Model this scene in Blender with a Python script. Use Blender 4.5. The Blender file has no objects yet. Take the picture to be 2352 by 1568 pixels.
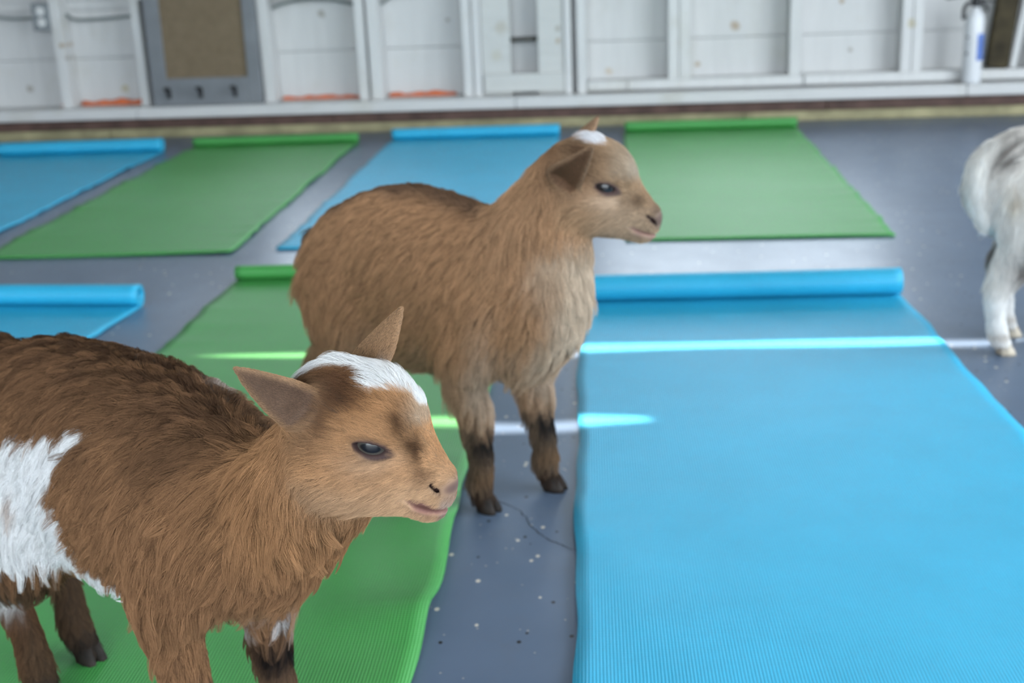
import bpy, bmesh, math, random
import numpy as np
from mathutils import Vector, Matrix
from mathutils.kdtree import KDTree

random.seed(7)
rng = np.random.default_rng(11)
S = bpy.context.scene
COL = S.collection

# ------------------------------------------------------------------ camera
PITCH, ROLL = math.radians(17.7204), math.radians(-2.3873)
cam = bpy.data.cameras.new('camera')
cam.sensor_width = 36.0
cam.lens = 2858.75 / 2352 * 36.0
cam.clip_start = 0.02
cam.dof.use_dof = True
cam.dof.focus_distance = 0.82
cam.dof.aperture_fstop = 8.5
cam_ob = bpy.data.objects.new('camera', cam)
COL.objects.link(cam_ob)
fw = Vector((0, math.cos(PITCH), -math.sin(PITCH)))
up = Vector((0, math.sin(PITCH), math.cos(PITCH)))
rt = Vector((1, 0, 0))
r2 = rt * math.cos(ROLL) + up * math.sin(ROLL)
u2 = up * math.cos(ROLL) - rt * math.sin(ROLL)
M = Matrix((r2, u2, -fw)).transposed().to_4x4()
M.translation = (0, 0, 0.6686)
cam_ob.matrix_world = M
S.camera = cam_ob

# ------------------------------------------------------------------ sky, sun, exposure
SKY_STRENGTH = 8.0
SKY_COLOR = (0.84, 0.94, 1.03)
SUN_STRENGTH = 17.0
world = bpy.data.worlds.new('world')
S.world = world
world.use_nodes = True
wbg = world.node_tree.nodes['Background']
wbg.inputs['Color'].default_value = (*SKY_COLOR, 1)
wbg.inputs['Strength'].default_value = SKY_STRENGTH
S.view_settings.view_transform = 'Standard'
S.view_settings.look = 'None'
S.view_settings.exposure = 0.0
S.view_settings.gamma = 1.0
S.view_settings.use_curve_mapping = False
S.cycles.max_bounces = 4
S.cycles.diffuse_bounces = 2
S.cycles.glossy_bounces = 2
S.cycles.transmission_bounces = 2
S.cycles.transparent_max_bounces = 4
S.cycles.caustics_reflective = False
S.cycles.caustics_refractive = False
S.cycles.use_adaptive_sampling = True
S.cycles.adaptive_threshold = 0.06
S.cycles.use_light_tree = False

YAW = math.radians(-6.2)              # the room is turned a little against the camera
ROOM0 = Vector((0, 4.745, 0))         # foot of the back wall
RD = Vector((math.cos(YAW), math.sin(YAW), 0))
RL = Vector((-math.sin(YAW), math.cos(YAW), 0))
def room(u, v, z=0.0):
    return ROOM0 + RD * u + RL * v + Vector((0, 0, z))

SUN_EL = math.radians(66)
sun = bpy.data.lights.new('sun', 'SUN')
sun.energy = SUN_STRENGTH
sun.angle = math.radians(0.53)
sun.color = (1.0, 0.93, 0.82)
sun_ob = bpy.data.objects.new('sun', sun)
COL.objects.link(sun_ob)
to_sun = (RL * math.cos(SUN_EL) + Vector((0, 0, math.sin(SUN_EL)))).normalized()
sun_ob.rotation_euler = to_sun.to_track_quat('Z', 'Y').to_euler()

def portal(name, u, v, z, w, h, facing):
    """marks an opening of the room, so the sky's light through it is sampled well"""
    l = bpy.data.lights.new(name, 'AREA')
    l.shape = 'RECTANGLE'; l.size = w; l.size_y = h
    l.cycles.is_portal = True
    o = bpy.data.objects.new(name, l); COL.objects.link(o)
    o.location = room(u, v, z)
    d = facing.normalized()
    o.rotation_euler = (-d).to_track_quat('Z', 'Y').to_euler()
    return o

# ------------------------------------------------------------------ helpers
def tag(o, label=None, cat=None, group=None, kind=None):
    if label: o['label'] = label
    if cat: o['category'] = cat
    if group: o['group'] = group
    if kind: o['kind'] = kind
    return o

def empty(name, loc=(0, 0, 0), rz=0.0):
    o = bpy.data.objects.new(name, None); COL.objects.link(o)
    o.location = loc; o.rotation_euler = (0, 0, rz)
    o.empty_display_size = 0.05
    return o

def obj(name, bm, mat, parent=None, smooth=False):
    me = bpy.data.meshes.new(name)
    if isinstance(bm, bmesh.types.BMesh):
        bm.to_mesh(me); bm.free()
    else:
        me.from_pydata(*bm)
    if smooth:
        me.polygons.foreach_set('use_smooth', [True] * len(me.polygons))
    me.materials.append(mat)
    o = bpy.data.objects.new(name, me); COL.objects.link(o)
    if parent: o.parent = parent
    return o

def bm_box(bm, x0, x1, y0, y1, z0, z1, bev=0.0, mat=None):
    r = bmesh.ops.create_cube(bm, size=1.0)
    vs = r['verts']
    bmesh.ops.scale(bm, vec=(x1 - x0, y1 - y0, z1 - z0), verts=vs)
    if bev:
        es = list({e for v in vs for e in v.link_edges})
        r2_ = bmesh.ops.bevel(bm, geom=es, offset=bev, segments=1, affect='EDGES')
        vs = list({v for f in r2_['faces'] for v in f.verts} | {v for v in vs if v.is_valid})
    bmesh.ops.translate(bm, vec=((x0 + x1) / 2, (y0 + y1) / 2, (z0 + z1) / 2), verts=vs)
    if mat is not None:
        bmesh.ops.transform(bm, matrix=mat, verts=vs)
    return vs

def box(name, x0, x1, y0, y1, z0, z1, mat, parent=None, bev=0.0, xf=None):
    bm = bmesh.new()
    bm_box(bm, x0, x1, y0, y1, z0, z1, bev, xf)
    return obj(name, bm, mat, parent)

def catmull(P, n):
    P = np.asarray(P, float)
    out = []
    Q = np.vstack([2 * P[0] - P[1], P, 2 * P[-1] - P[-2]])
    for i in range(1, len(Q) - 2):
        p0, p1, p2, p3 = Q[i - 1], Q[i], Q[i + 1], Q[i + 2]
        for k in range(n):
            t = k / n
            out.append(0.5 * (2 * p1 + (p2 - p0) * t + (2 * p0 - 5 * p1 + 4 * p2 - p3) * t * t + (3 * p1 - p0 - 3 * p2 + p3) * t ** 3))
    out.append(P[-1])
    return np.array(out)

def tube_mesh(pts, rad, seg=10, wob=None):
    """closed tube along pts; rad is a number or one radius per point"""
    pts = np.asarray(pts, float); n = len(pts)
    rad = np.full(n, rad) if np.isscalar(rad) else np.asarray(rad, float)
    t = np.gradient(pts, axis=0); t /= np.linalg.norm(t, axis=1)[:, None]
    ref = np.array([0, 0, 1.0]) if abs(t[0][2]) < 0.9 else np.array([1.0, 0, 0])
    V = []; Fc = []
    a = np.cross(t[0], ref); a /= np.linalg.norm(a)
    for i in range(n):
        a = a - t[i] * (a @ t[i]); a /= np.linalg.norm(a)
        b = np.cross(t[i], a)
        for k in range(seg):
            th = 2 * math.pi * k / seg
            r = rad[i] * (1 + (wob * rng.normal() if wob else 0))
            V.append(tuple(pts[i] + r * (math.cos(th) * a + math.sin(th) * b)))
    for i in range(n - 1):
        for k in range(seg):
            k2 = (k + 1) % seg
            Fc.append((i * seg + k, i * seg + k2, (i + 1) * seg + k2, (i + 1) * seg + k))
    Fc.append(tuple(range(seg - 1, -1, -1)))
    Fc.append(tuple((n - 1) * seg + k for k in range(seg)))
    return V, [], Fc

def lathe_mesh(prof, seg=28):
    V = []; Fc = []
    for r, z in prof:
        for k in range(seg):
            th = 2 * math.pi * k / seg
            V.append((r * math.cos(th), r * math.sin(th), z))
    for i in range(len(prof) - 1):
        for k in range(seg):
            k2 = (k + 1) % seg
            Fc.append((i * seg + k, i * seg + k2, (i + 1) * seg + k2, (i + 1) * seg + k))
    Fc.append(tuple(range(seg - 1, -1, -1)))
    Fc.append(tuple((len(prof) - 1) * seg + k for k in range(seg)))
    return V, [], Fc

# ------------------------------------------------------------------ materials
class NT:
    """small wrapper to write node trees shortly"""
    def __init__(s, name):
        s.m = bpy.data.materials.new(name); s.m.use_nodes = True
        s.t = s.m.node_tree; s.b = s.t.nodes['Principled BSDF']
    def n(s, typ, **kw):
        nd = s.t.nodes.new(typ)
        for k, v in kw.items():
            if k.startswith('i_'):
                nd.inputs[k[2:].replace('_', ' ')].default_value = v
            else:
                setattr(nd, k, v)
        return nd
    def l(s, a, b): s.t.links.new(a, b)
    def coords(s, scale=(1, 1, 1), rot=(0, 0, 0), out='Object'):
        tc = s.n('ShaderNodeTexCoord'); mp = s.n('ShaderNodeMapping')
        mp.inputs['Scale'].default_value = scale; mp.inputs['Rotation'].default_value = rot
        s.l(tc.outputs[out], mp.inputs['Vector']); return mp.outputs['Vector']
    def noise(s, vec, scale, detail=3, rough=0.5, dist=0.0):
        nd = s.n('ShaderNodeTexNoise'); nd.inputs['Scale'].default_value = scale
        nd.inputs['Detail'].default_value = detail; nd.inputs['Roughness'].default_value = rough
        nd.inputs['Distortion'].default_value = dist
        s.l(vec, nd.inputs['Vector']); return nd.outputs['Fac']
    def ramp(s, fac, stops):
        nd = s.n('ShaderNodeValToRGB'); e = nd.color_ramp.elements
        while len(e) < len(stops): e.new(0.5)
        for x, (p, c) in zip(e, stops):
            x.position = p; x.color = (*c, 1) if len(c) == 3 else c
        s.l(fac, nd.inputs['Fac']); return nd.outputs['Color']
    def mix(s, fac, a, b, mode='MIX'):
        nd = s.n('ShaderNodeMix', data_type='RGBA', blend_type=mode)
        for sock, v in ((nd.inputs[0], fac), (nd.inputs[6], a), (nd.inputs[7], b)):
            if isinstance(v, (int, float)): sock.default_value = v
            elif isinstance(v, tuple): sock.default_value = (*v, 1) if len(v) == 3 else v
            else: s.l(v, sock)
        return nd.outputs[2]
    def math(s, op, a, b=0.0, c=0.0):
        nd = s.n('ShaderNodeMath', operation=op)
        for sock, v in zip(nd.inputs, (a, b, c)):
            if isinstance(v, (int, float)): sock.default_value = v
            else: s.l(v, sock)
        return nd.outputs[0]
    def bump(s, h, strength=0.3, dist=0.002):
        nd = s.n('ShaderNodeBump'); nd.inputs['Strength'].default_value = strength
        nd.inputs['Distance'].default_value = dist
        s.l(h, nd.inputs['Height']); s.l(nd.outputs['Normal'], s.b.inputs['Normal'])
    def out(s, color=None, rough=0.5, spec=0.5, metal=0.0):
        if color is not None:
            if isinstance(color, tuple): s.b.inputs['Base Color'].default_value = (*color, 1)
            else: s.l(color, s.b.inputs['Base Color'])
        if isinstance(rough, (int, float)): s.b.inputs['Roughness'].default_value = rough
        else: s.l(rough, s.b.inputs['Roughness'])
        s.b.inputs['Specular IOR Level'].default_value = spec
        s.b.inputs['Metallic'].default_value = metal
        return s.m

def simple_mat(name, c, rough=0.5, spec=0.4, var=0.12, scale=25.0, metal=0.0, bump=0.0):
    t = NT(name); v = t.coords()
    f = t.noise(v, scale, 4)
    lo = tuple(x * (1 - var) for x in c); hi = tuple(min(1, x * (1 + var)) for x in c)
    col = t.ramp(f, [(0.3, lo), (0.7, hi)])
    if bump: t.bump(f, bump, 0.002)
    return t.out(col, rough, spec, metal)

def wood_paint(name, c, knots=(), dirt=0.5, grain=(6, 6, 60)):
    t = NT(name); v = t.coords()
    g = t.noise(t.coords(grain), 1.0, 5, 0.6, 0.4)
    d = t.noise(v, 5.0, 6, 0.65)
    col = t.ramp(g, [(0.25, tuple(x * 0.9 for x in c)), (0.65, c)])
    dm = t.math('MULTIPLY', t.ramp(d, [(0.56, (0, 0, 0)), (0.78, (1, 1, 1))]), dirt)
    col = t.mix(dm, col, (0.50, 0.47, 0.38))
    if knots:
        sep = t.n('ShaderNodeSeparateXYZ'); t.l(v, sep.inputs[0])
        wob = t.noise(v, 70.0, 3)
        for (u, z, r, kc) in knots:
            dx = t.math('SUBTRACT', sep.outputs['X'], u); dz = t.math('SUBTRACT', sep.outputs['Z'], z)
            dd = t.math('SQRT', t.math('ADD', t.math('MULTIPLY', dx, dx), t.math('MULTIPLY', dz, dz)))
            dd = t.math('ADD', dd, t.math('MULTIPLY', t.math('SUBTRACT', wob, 0.5), r * 1.2))
            mr = t.n('ShaderNodeMapRange', interpolation_type='SMOOTHSTEP')
            mr.inputs['From Min'].default_value = r; mr.inputs['From Max'].default_value = r * 0.35
            t.l(dd, mr.inputs['Value'])
            col = t.mix(t.math('MULTIPLY', mr.outputs[0], 0.75), col, kc)
    t.bump(g, 0.25, 0.001)
    return t.out(col, 0.45, 0.35)

KB = (0.36, 0.24, 0.12); KD = (0.30, 0.27, 0.22)
M_WHITE = wood_paint('white_painted_wood', (0.70, 0.695, 0.685))
M_PLANK = wood_paint('white_painted_plank', (0.685, 0.68, 0.67),
    [(0.875, 0.341, 0.024, KB), (0.736, 0.207, 0.013, KB), (1.262, 0.417, 0.014, KB), (-1.914, 0.19, 0.02, KD),
     (-1.52, 0.18, 0.02, (0.5, 0.44, 0.25)), (-0.70, 0.44, 0.02, KD), (-0.21, 0.40, 0.012, KD), (0.40, 0.19, 0.018, (0.55, 0.45, 0.33)), (1.30, 0.24, 0.012, KD)], 0.35, (40, 40, 4))
M_PANEL = wood_paint('worn_white_board', (0.64, 0.64, 0.615), [(0.215, 0.36, 0.014, KD), (0.215, 0.315, 0.012, KB), (0.0, 0.37, 0.035, (0.5, 0.47, 0.4)), (-0.02, 0.27, 0.03, (0.55, 0.53, 0.45))], 0.9)
M_STUD = wood_paint('white_painted_stud', (0.72, 0.715, 0.705), [(-1.715, 0.36, 0.014, KB), (-1.70, 0.31, 0.012, KD), (1.50, 0.335, 0.022, (0.52, 0.46, 0.3)), (-1.365, 0.32, 0.015, KD)], 0.5, (60, 60, 5))
M_BROWN = simple_mat('brown_stained_timber', (0.105, 0.060, 0.048), 0.6, 0.3, 0.35, 14)
M_TAN = simple_mat('treated_tan_timber', (0.37, 0.33, 0.19), 0.65, 0.3, 0.25, 12)
M_GREY = simple_mat('grey_painted_frame', (0.20, 0.21, 0.225), 0.4, 0.45, 0.10, 10)
M_BLACK = simple_mat('black_metal', (0.02, 0.02, 0.022), 0.4, 0.5, 0.2, 40)
M_STEEL = simple_mat('galvanised_metal', (0.28, 0.30, 0.31), 0.42, 0.5, 0.2, 60, 0.6)
M_SOCKET = simple_mat('white_plastic', (0.78, 0.78, 0.76), 0.35, 0.5, 0.04, 30)
M_CABLE = simple_mat('grey_cable_sheath', (0.20, 0.225, 0.22), 0.5, 0.4, 0.1, 60)
M_PIPE = simple_mat('dark_steel_pipe', (0.055, 0.05, 0.04), 0.5, 0.5, 0.4, 60)
M_ORANGE = simple_mat('orange_foam', (0.72, 0.17, 0.06), 0.6, 0.3, 0.25, 50, 0, 0.4)
M_EXT = simple_mat('white_enamel', (0.80, 0.81, 0.83), 0.25, 0.5, 0.03, 10)
M_LABEL = simple_mat('blue_label', (0.13, 0.22, 0.55), 0.4, 0.4, 0.25, 60)
M_PRINT = simple_mat('dark_print', (0.08, 0.08, 0.09), 0.5, 0.3, 0.2, 60)
M_OLIVE = simple_mat('dark_olive_timber', (0.055, 0.043, 0.022), 0.7, 0.25, 0.5, 18)
M_GROUND = simple_mat('outdoor_gravel', (0.30, 0.30, 0.27), 0.9, 0.2, 0.2, 3)
M_SIDE = simple_mat('painted_boards', (0.70, 0.71, 0.72), 0.6, 0.3, 0.06, 4)
M_CEIL = simple_mat('bare_rafter_boards', (0.55, 0.53, 0.49), 0.7, 0.3, 0.1, 5)

def burlap():
    t = NT('burlap'); v = t.coords()
    wx = t.n('ShaderNodeTexWave', wave_type='BANDS', bands_direction='X'); wx.inputs['Scale'].default_value = 90
    wz = t.n('ShaderNodeTexWave', wave_type='BANDS', bands_direction='Z'); wz.inputs['Scale'].default_value = 90
    for w in (wx, wz): w.inputs['Distortion'].default_value = 1.5; t.l(v, w.inputs['Vector'])
    h = t.math('ADD', wx.outputs['Fac'], wz.outputs['Fac'])
    col = t.ramp(t.noise(v, 30, 5, 0.7), [(0.3, (0.20, 0.15, 0.095)), (0.7, (0.25, 0.19, 0.125))])
    t.bump(h, 0.5, 0.001)
    return t.out(col, 0.85, 0.15)
M_BURLAP = burlap()

def floor_mat():
    t = NT('grey_painted_concrete'); v = t.coords()
    a = t.noise(v, 2.2, 6, 0.6); b = t.noise(v, 14, 5, 0.65)
    col = t.ramp(a, [(0.3, (0.088, 0.128, 0.196)), (0.7, (0.125, 0.172, 0.252))])
    col = t.mix(t.math('MULTIPLY', t.ramp(b, [(0.52, (0, 0, 0)), (0.75, (1, 1, 1))]), 0.2), col, (0.135, 0.14, 0.155))
    def specks(scale, thr, keep, c, col, sx=1.0):
        vo = t.n('ShaderNodeTexVoronoi'); vo.inputs['Scale'].default_value = scale
        t.l(t.coords((1, sx, 1), (0, 0, 0.4)), vo.inputs['Vector'])
        m = t.math('LESS_THAN', vo.outputs['Distance'], thr)
        sc = t.n('ShaderNodeSeparateColor'); t.l(vo.outputs['Color'], sc.inputs[0])
        m = t.math('MULTIPLY', m, t.math('LESS_THAN', sc.outputs[0], keep))
        return t.mix(m, col, c)
    col = specks(55, 0.15, 0.22, (0.62, 0.57, 0.50), col, 0.75)
    col = specks(70, 0.17, 0.22, (0.02, 0.02, 0.025), col, 0.8)
    col = specks(120, 0.16, 0.12, (0.40, 0.38, 0.36), col)
    rg = t.ramp(b, [(0.3, (0.30, 0.30, 0.30)), (0.8, (0.37, 0.37, 0.37))])
    t.bump(t.noise(v, 60, 4, 0.6), 0.05, 0.001)
    t.b.inputs['Specular Tint'].default_value = (0.78, 0.88, 1.0, 1)
    return t.out(col, rg, 0.5)
M_FLOOR = floor_mat()
M_CRACK = simple_mat('crack_dirt', (0.055, 0.06, 0.07), 0.8, 0.2, 0.2, 80)

def mat_foam(name, c, dark, spec=0.48, rough=0.42, ang=0.0):
    t = NT(name); v = t.coords(rot=(0, 0, ang))
    n1 = t.noise(v, 9, 5, 0.6); n2 = t.noise(v, 160, 2, 0.5)
    col = t.ramp(n1, [(0.3, tuple(x * 0.9 for x in c)), (0.7, c)])
    sm = t.ramp(t.noise(v, 3.1, 5, 0.7, 0.6), [(0.60, (0, 0, 0)), (0.82, (1, 1, 1))])
    col = t.mix(t.math('MULTIPLY', sm, 0.28), col, dark)
    wx = t.n('ShaderNodeTexWave', wave_type='BANDS', bands_direction='X'); wx.inputs['Scale'].default_value = 0.31416 / 0.0034
    wy = t.n('ShaderNodeTexWave', wave_type='BANDS', bands_direction='Y'); wy.inputs['Scale'].default_value = 0.31416 / 0.0030
    for w in (wx, wy): t.l(v, w.inputs['Vector']); w.inputs['Distortion'].default_value = 0.3
    h = t.math('ADD', wx.outputs['Fac'], t.math('MULTIPLY', wy.outputs['Fac'], 0.7))
    h = t.math('ADD', h, t.math('MULTIPLY', n2, 0.25))
    t.bump(h, 0.55, 0.0009)
    return t.out(col, rough, spec)
M_BLUE = mat_foam('blue_foam_mat', (0.026, 0.455, 0.73), (0.02, 0.29, 0.48))
M_GREEN = mat_foam('green_foam_mat', (0.065, 0.34, 0.075), (0.045, 0.22, 0.05))
# ------------------------------------------------------------------ the room
ROOM_M = Matrix.Rotation(YAW, 4, 'Z'); ROOM_M.translation = ROOM0
XL, XR, YB, ZC = -3.4, 3.4, -7.2, 2.7      # left, right, rear, ceiling in room axes; back wall foot at y = 0

def rstruct(name, bm, mat, parent=None):
    o = obj(name, bm, mat, parent)
    if parent is None:
        o.matrix_world = ROOM_M; o['kind'] = 'structure'
    return o

bm = bmesh.new()
bm_box(bm, XL - 0.1, XR + 0.1, YB - 0.1, 0.16, -0.06, 0.0)
floor = rstruct('floor', bm, M_FLOOR)
tag(floor, 'grey blue painted concrete floor with specks and a crack')
bm = bmesh.new()
bm_box(bm, -25, 25, -25, 25, -0.12, -0.065)
tag(rstruct('ground', bm, M_GROUND), 'gravel ground outside the room')
# hairline crack in the paint, in world axes
cr = [(-0.030, 1.440), (-0.001, 1.407), (0.004, 1.394), (0.0095, 1.381), (0.0125, 1.362), (0.0235, 1.339), (0.034, 1.321), (0.046, 1.309), (0.0575, 1.297), (0.08, 1.28)]
cr = catmull([(x, y, 0) for x, y in cr], 5)
inv = ROOM_M.inverted()
V = []; Fc = []
for i, q in enumerate(cr):
    t_ = cr[min(i + 1, len(cr) - 1)] - cr[max(i - 1, 0)]
    nn = np.array([-t_[1], t_[0], 0]); nn /= np.linalg.norm(nn)
    wq = 0.0006 * (0.6 + 0.8 * random.random())
    jit = nn * random.uniform(-0.0012, 0.0012)
    for s_ in (-1, 1):
        V.append(tuple(inv @ Vector(q + jit + nn * wq * s_ + np.array([0, 0, 0.0003]))))
    if i: Fc.append((2 * i - 2, 2 * i - 1, 2 * i + 1, 2 * i))
obj('crack', (V, [], Fc), M_CRACK, floor)

# ---- openings: two windows in the back wall, a barn door on the right, a wide door behind the camera
WIN = [(-1.38, -0.56), (0.36, 1.46)]
WZ0, WZ1 = 0.56, 1.45
bm = bmesh.new()
bm_box(bm, XL, XR, 0.150, 0.17, 0.0, WZ0 - 0.04)
bm_box(bm, XL, XR, 0.150, 0.17, WZ1 + 0.04, ZC)
us = [XL] + [q for w_ in WIN for q in (w_[0] - 0.04, w_[1] + 0.04)] + [XR]
for a_, b_ in zip(us[::2], us[1::2]):
    bm_box(bm, a_, b_, 0.150, 0.17, WZ0 - 0.04, WZ1 + 0.04)
wall_back = rstruct('wall_back', bm, M_SIDE)
tag(wall_back, 'white painted plank wall with open studs behind the mats')

VP = 0.135                      # face of the planks
zs = [0.118, 0.302, 0.486, WZ0 - 0.035]
for z0_, z1_ in zip(zs, zs[1:]):
    for u0_, u1_ in ((XL, -0.07), (-0.07, XR)) if z0_ != 0.302 else ((XL, 0.67), (0.67, XR)):
        box('plank', u0_ + 0.001, u1_ - 0.001, VP + random.uniform(0, 0.0015), VP + 0.014, z0_ + 0.0012, z1_ - 0.0012, M_PLANK, wall_back, 0.0015)
z = WZ0 - 0.035
while z < ZC - 0.02:
    z1_ = min(z + 0.184, ZC)
    if z < WZ1 + 0.03:
        sp = list(zip(us[::2], us[1::2]))
    else:
        sp = [(XL, XR)]
    for a_, b_ in sp:
        box('plank', a_, b_, VP, VP + 0.014, z + 0.0012, z1_ - 0.0012, M_PLANK, wall_back, 0.0015)
    z = z1_
VS = 0.045                      # face of the studs
def stud(a_, b_, z0_=0.118, z1_=ZC, v0=VS):
    return box('stud', a_, b_, v0, VP - 0.001, z0_, z1_, M_STUD, wall_back, 0.002)
for a_, b_ in ((-2.15, -2.11), (-1.745, -1.707), (-1.423, -1.388), (-0.553, -0.517), (-0.507, -0.461), (-0.147, -0.113), (-0.108, -0.076)):
    stud(a_, b_, z1_=WZ0 - 0.04 if -1.6 < a_ < -0.56 else ZC)
stud(-0.926, -0.886, z1_=WZ0 - 0.04)
stud(0.238, 0.264); stud(0.284, 0.319)
for a_, b_ in ((0.623, 0.662), (0.664, 0.705), (1.066, 1.106), (1.466, 1.503), (1.505, 1.541), (1.935, 1.972), (2.34, 2.378)):
    stud(a_, b_, 0.163, WZ0 - 0.04 if 0.3 < a_ < 1.36 else ZC)
# plates at the foot of the wall
for a_, b_ in ((XL, -1.42), (-1.418, 0.052), (0.054, 1.69), (1.692, XR)):
    box('sill_plate', a_, b_, -0.03, 0.15, 0.079, 0.120, M_WHITE, wall_back, 0.003)
for a_, b_ in ((0.322, 0.47), (0.472, 1.118), (1.122, XR)):
    box('bottom_plate', a_, b_, VS - 0.002, VP - 0.001, 0.126, 0.163, M_STUD, wall_back, 0.003)
for a_, b_ in ((XL, -0.65), (-0.648, 1.2), (1.202, XR)):
    box('brown_plate', a_, b_, -0.008, 0.15, 0.039, 0.078, M_BROWN, wall_back, 0.002)
for a_, b_ in ((XL, -1.55), (-1.548, 0.9), (0.902, XR)):
    box('base_plate', a_, b_, 0.0, 0.15, 0.0, 0.038, M_TAN, wall_back, 0.003)
# the boarded bay with its slot
box('panel_board', -0.074, 0.034, 0.055, 0.075, 0.121, ZC, M_PANEL, wall_back, 0.002)
box('panel_board', 0.137, 0.237, 0.055, 0.075, 0.121, ZC, M_PANEL, wall_back, 0.002)
box('panel_board', -0.070, 0.236, 0.040, 0.054, 0.132, 0.200, M_PANEL, wall_back, 0.002)
# back of the slot, nearer than the planks
pp = obj('pipe', tube_mesh([(0.00, 0.088, 0.322), (0.06, 0.088, 0.323), (0.17, 0.088, 0.324)], 0.0085, 12), M_PIPE, None, True)
pp.matrix_world = ROOM_M
tag(pp, 'dark horizontal pipe crossing the narrow slot between white boards', 'pipe')

for i, (a_, b_) in enumerate(WIN):
    fr = bmesh.new()
    for q in ((a_ - 0.04, a_, WZ0 - 0.04, WZ1 + 0.04), (b_, b_ + 0.04, WZ0 - 0.04, WZ1 + 0.04), (a_, b_, WZ0 - 0.04, WZ0), (a_, b_, WZ1, WZ1 + 0.04),
              ((a_ + b_) / 2 - 0.012, (a_ + b_) / 2 + 0.012, WZ0, WZ1), (a_, b_, (WZ0 + WZ1) / 2 - 0.012, (WZ0 + WZ1) / 2 + 0.012)):
        bm_box(fr, q[0], q[1], 0.03, 0.17, q[2], q[3])
    tag(rstruct('window_%d' % (i + 1), fr, M_WHITE), 'white framed window in the back wall above the picture')
    portal('window_portal', (a_ + b_) / 2, 0.21, (WZ0 + WZ1) / 2, b_ - a_, WZ1 - WZ0, -RL)

# side walls, rear wall
DR = (-5.2, -1.5, 2.25)         # barn door on the right: from, to, height
bm = bmesh.new(); bm_box(bm, XL - 0.1, XL, YB, 0.17, 0, ZC)
tag(rstruct('wall_left', bm, M_SIDE), 'pale painted left wall outside the picture')
bm = bmesh.new()
bm_box(bm, XR, XR + 0.1, YB, DR[0], 0, ZC); bm_box(bm, XR, XR + 0.1, DR[1], 0.17, 0, ZC); bm_box(bm, XR, XR + 0.1, DR[0], DR[1], DR[2], ZC)
tag(rstruct('wall_right', bm, M_SIDE), 'pale painted right wall with a wide barn door opening')
portal('barn_door_portal', XR + 0.05, (DR[0] + DR[1]) / 2, DR[2] / 2, DR[1] - DR[0], DR[2], -RD)
RO = (-1.8, 2.4, 2.25)
bm = bmesh.new()
bm_box(bm, XL, RO[0], YB - 0.1, YB, 0, ZC); bm_box(bm, RO[1], XR, YB - 0.1, YB, 0, ZC); bm_box(bm, RO[0], RO[1], YB - 0.1, YB, RO[2], ZC)
tag(rstruct('wall_rear', bm, M_SIDE), 'pale painted wall behind the camera with a wide doorway')
portal('doorway_portal', (RO[0] + RO[1]) / 2, YB - 0.05, RO[2] / 2, RO[1] - RO[0], RO[2], RL)

# roof boards with two gaps that let thin blades of sun in; unseen eaves added to block sun at the windows
dz = ZC / math.tan(SUN_EL)
def slit(w0, w1):
    """room-space ends of a gap that throws its light from w0 to w1 on the floor"""
    a_ = inv @ Vector((*w0, 0)); b_ = inv @ Vector((*w1, 0))
    return (a_.x, a_.y + dz, b_.x, b_.y + dz)
S1 = slit((-0.56, 2.055), (1.25, 1.945))
S2 = slit((-0.20, 1.695), (0.20, 1.672))
def roof():
    V = []; Fc = []
    T = 0.004
    y_lo, y_hi = YB - 0.4, 1.35
    strips = sorted([S1, S2], key=lambda s: s[1])
    # cut the roof sheet into strips; each gap is a lens shaped hole inside a strip
    def quad(a, b, c, d):
        i = len(V); V.extend([(*a, ZC), (*b, ZC), (*c, ZC), (*d, ZC)]); Fc.append((i, i + 1, i + 2, i + 3))
    ys = [y_lo]
    x0, x1 = XL - 0.4, XR + 0.5
    prev = y_lo
    for k, s in enumerate(strips):
        nxt = (s[1] + strips[k + 1][1]) / 2 if k + 1 < len(strips) else y_hi
        n = 24
        cx = np.linspace(s[0], s[2], n + 1); cy = np.linspace(s[1], s[3], n + 1)
        tt = np.linspace(0, 1, n + 1)
        wd = 0.017 * np.clip(np.minimum(tt * 5, (1 - tt) * 5), 0, 1) ** 0.7 + 0.0001
        wd = wd * (1 + 0.12 * np.sin(tt * 21 + k))
        cy = cy + 0.004 * np.sin(tt * 9 + 2 * k)
        quad((x0, prev), (s[0], prev), (s[0], nxt), (x0, nxt))
        quad((s[2], prev), (x1, prev), (x1, nxt), (s[2], nxt))
        for i in range(n):
            quad((cx[i], prev), (cx[i + 1], prev), (cx[i + 1], cy[i + 1] - wd[i + 1]), (cx[i], cy[i] - wd[i]))
            quad((cx[i], cy[i] + wd[i]), (cx[i + 1], cy[i + 1] + wd[i + 1]), (cx[i + 1], nxt), (cx[i], nxt))
        prev = nxt
    return V, [], Fc
tag(rstruct('ceiling', roof(), M_CEIL), 'board ceiling with two narrow gaps outside the picture')

# ------------------------------------------------------------------ things on the wall
def rthing(name, u, v, z):
    o = empty(name); o.matrix_world = Matrix.Translation(room(u, v, z)) @ Matrix.Rotation(YAW, 4, 'Z'); return o

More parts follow.
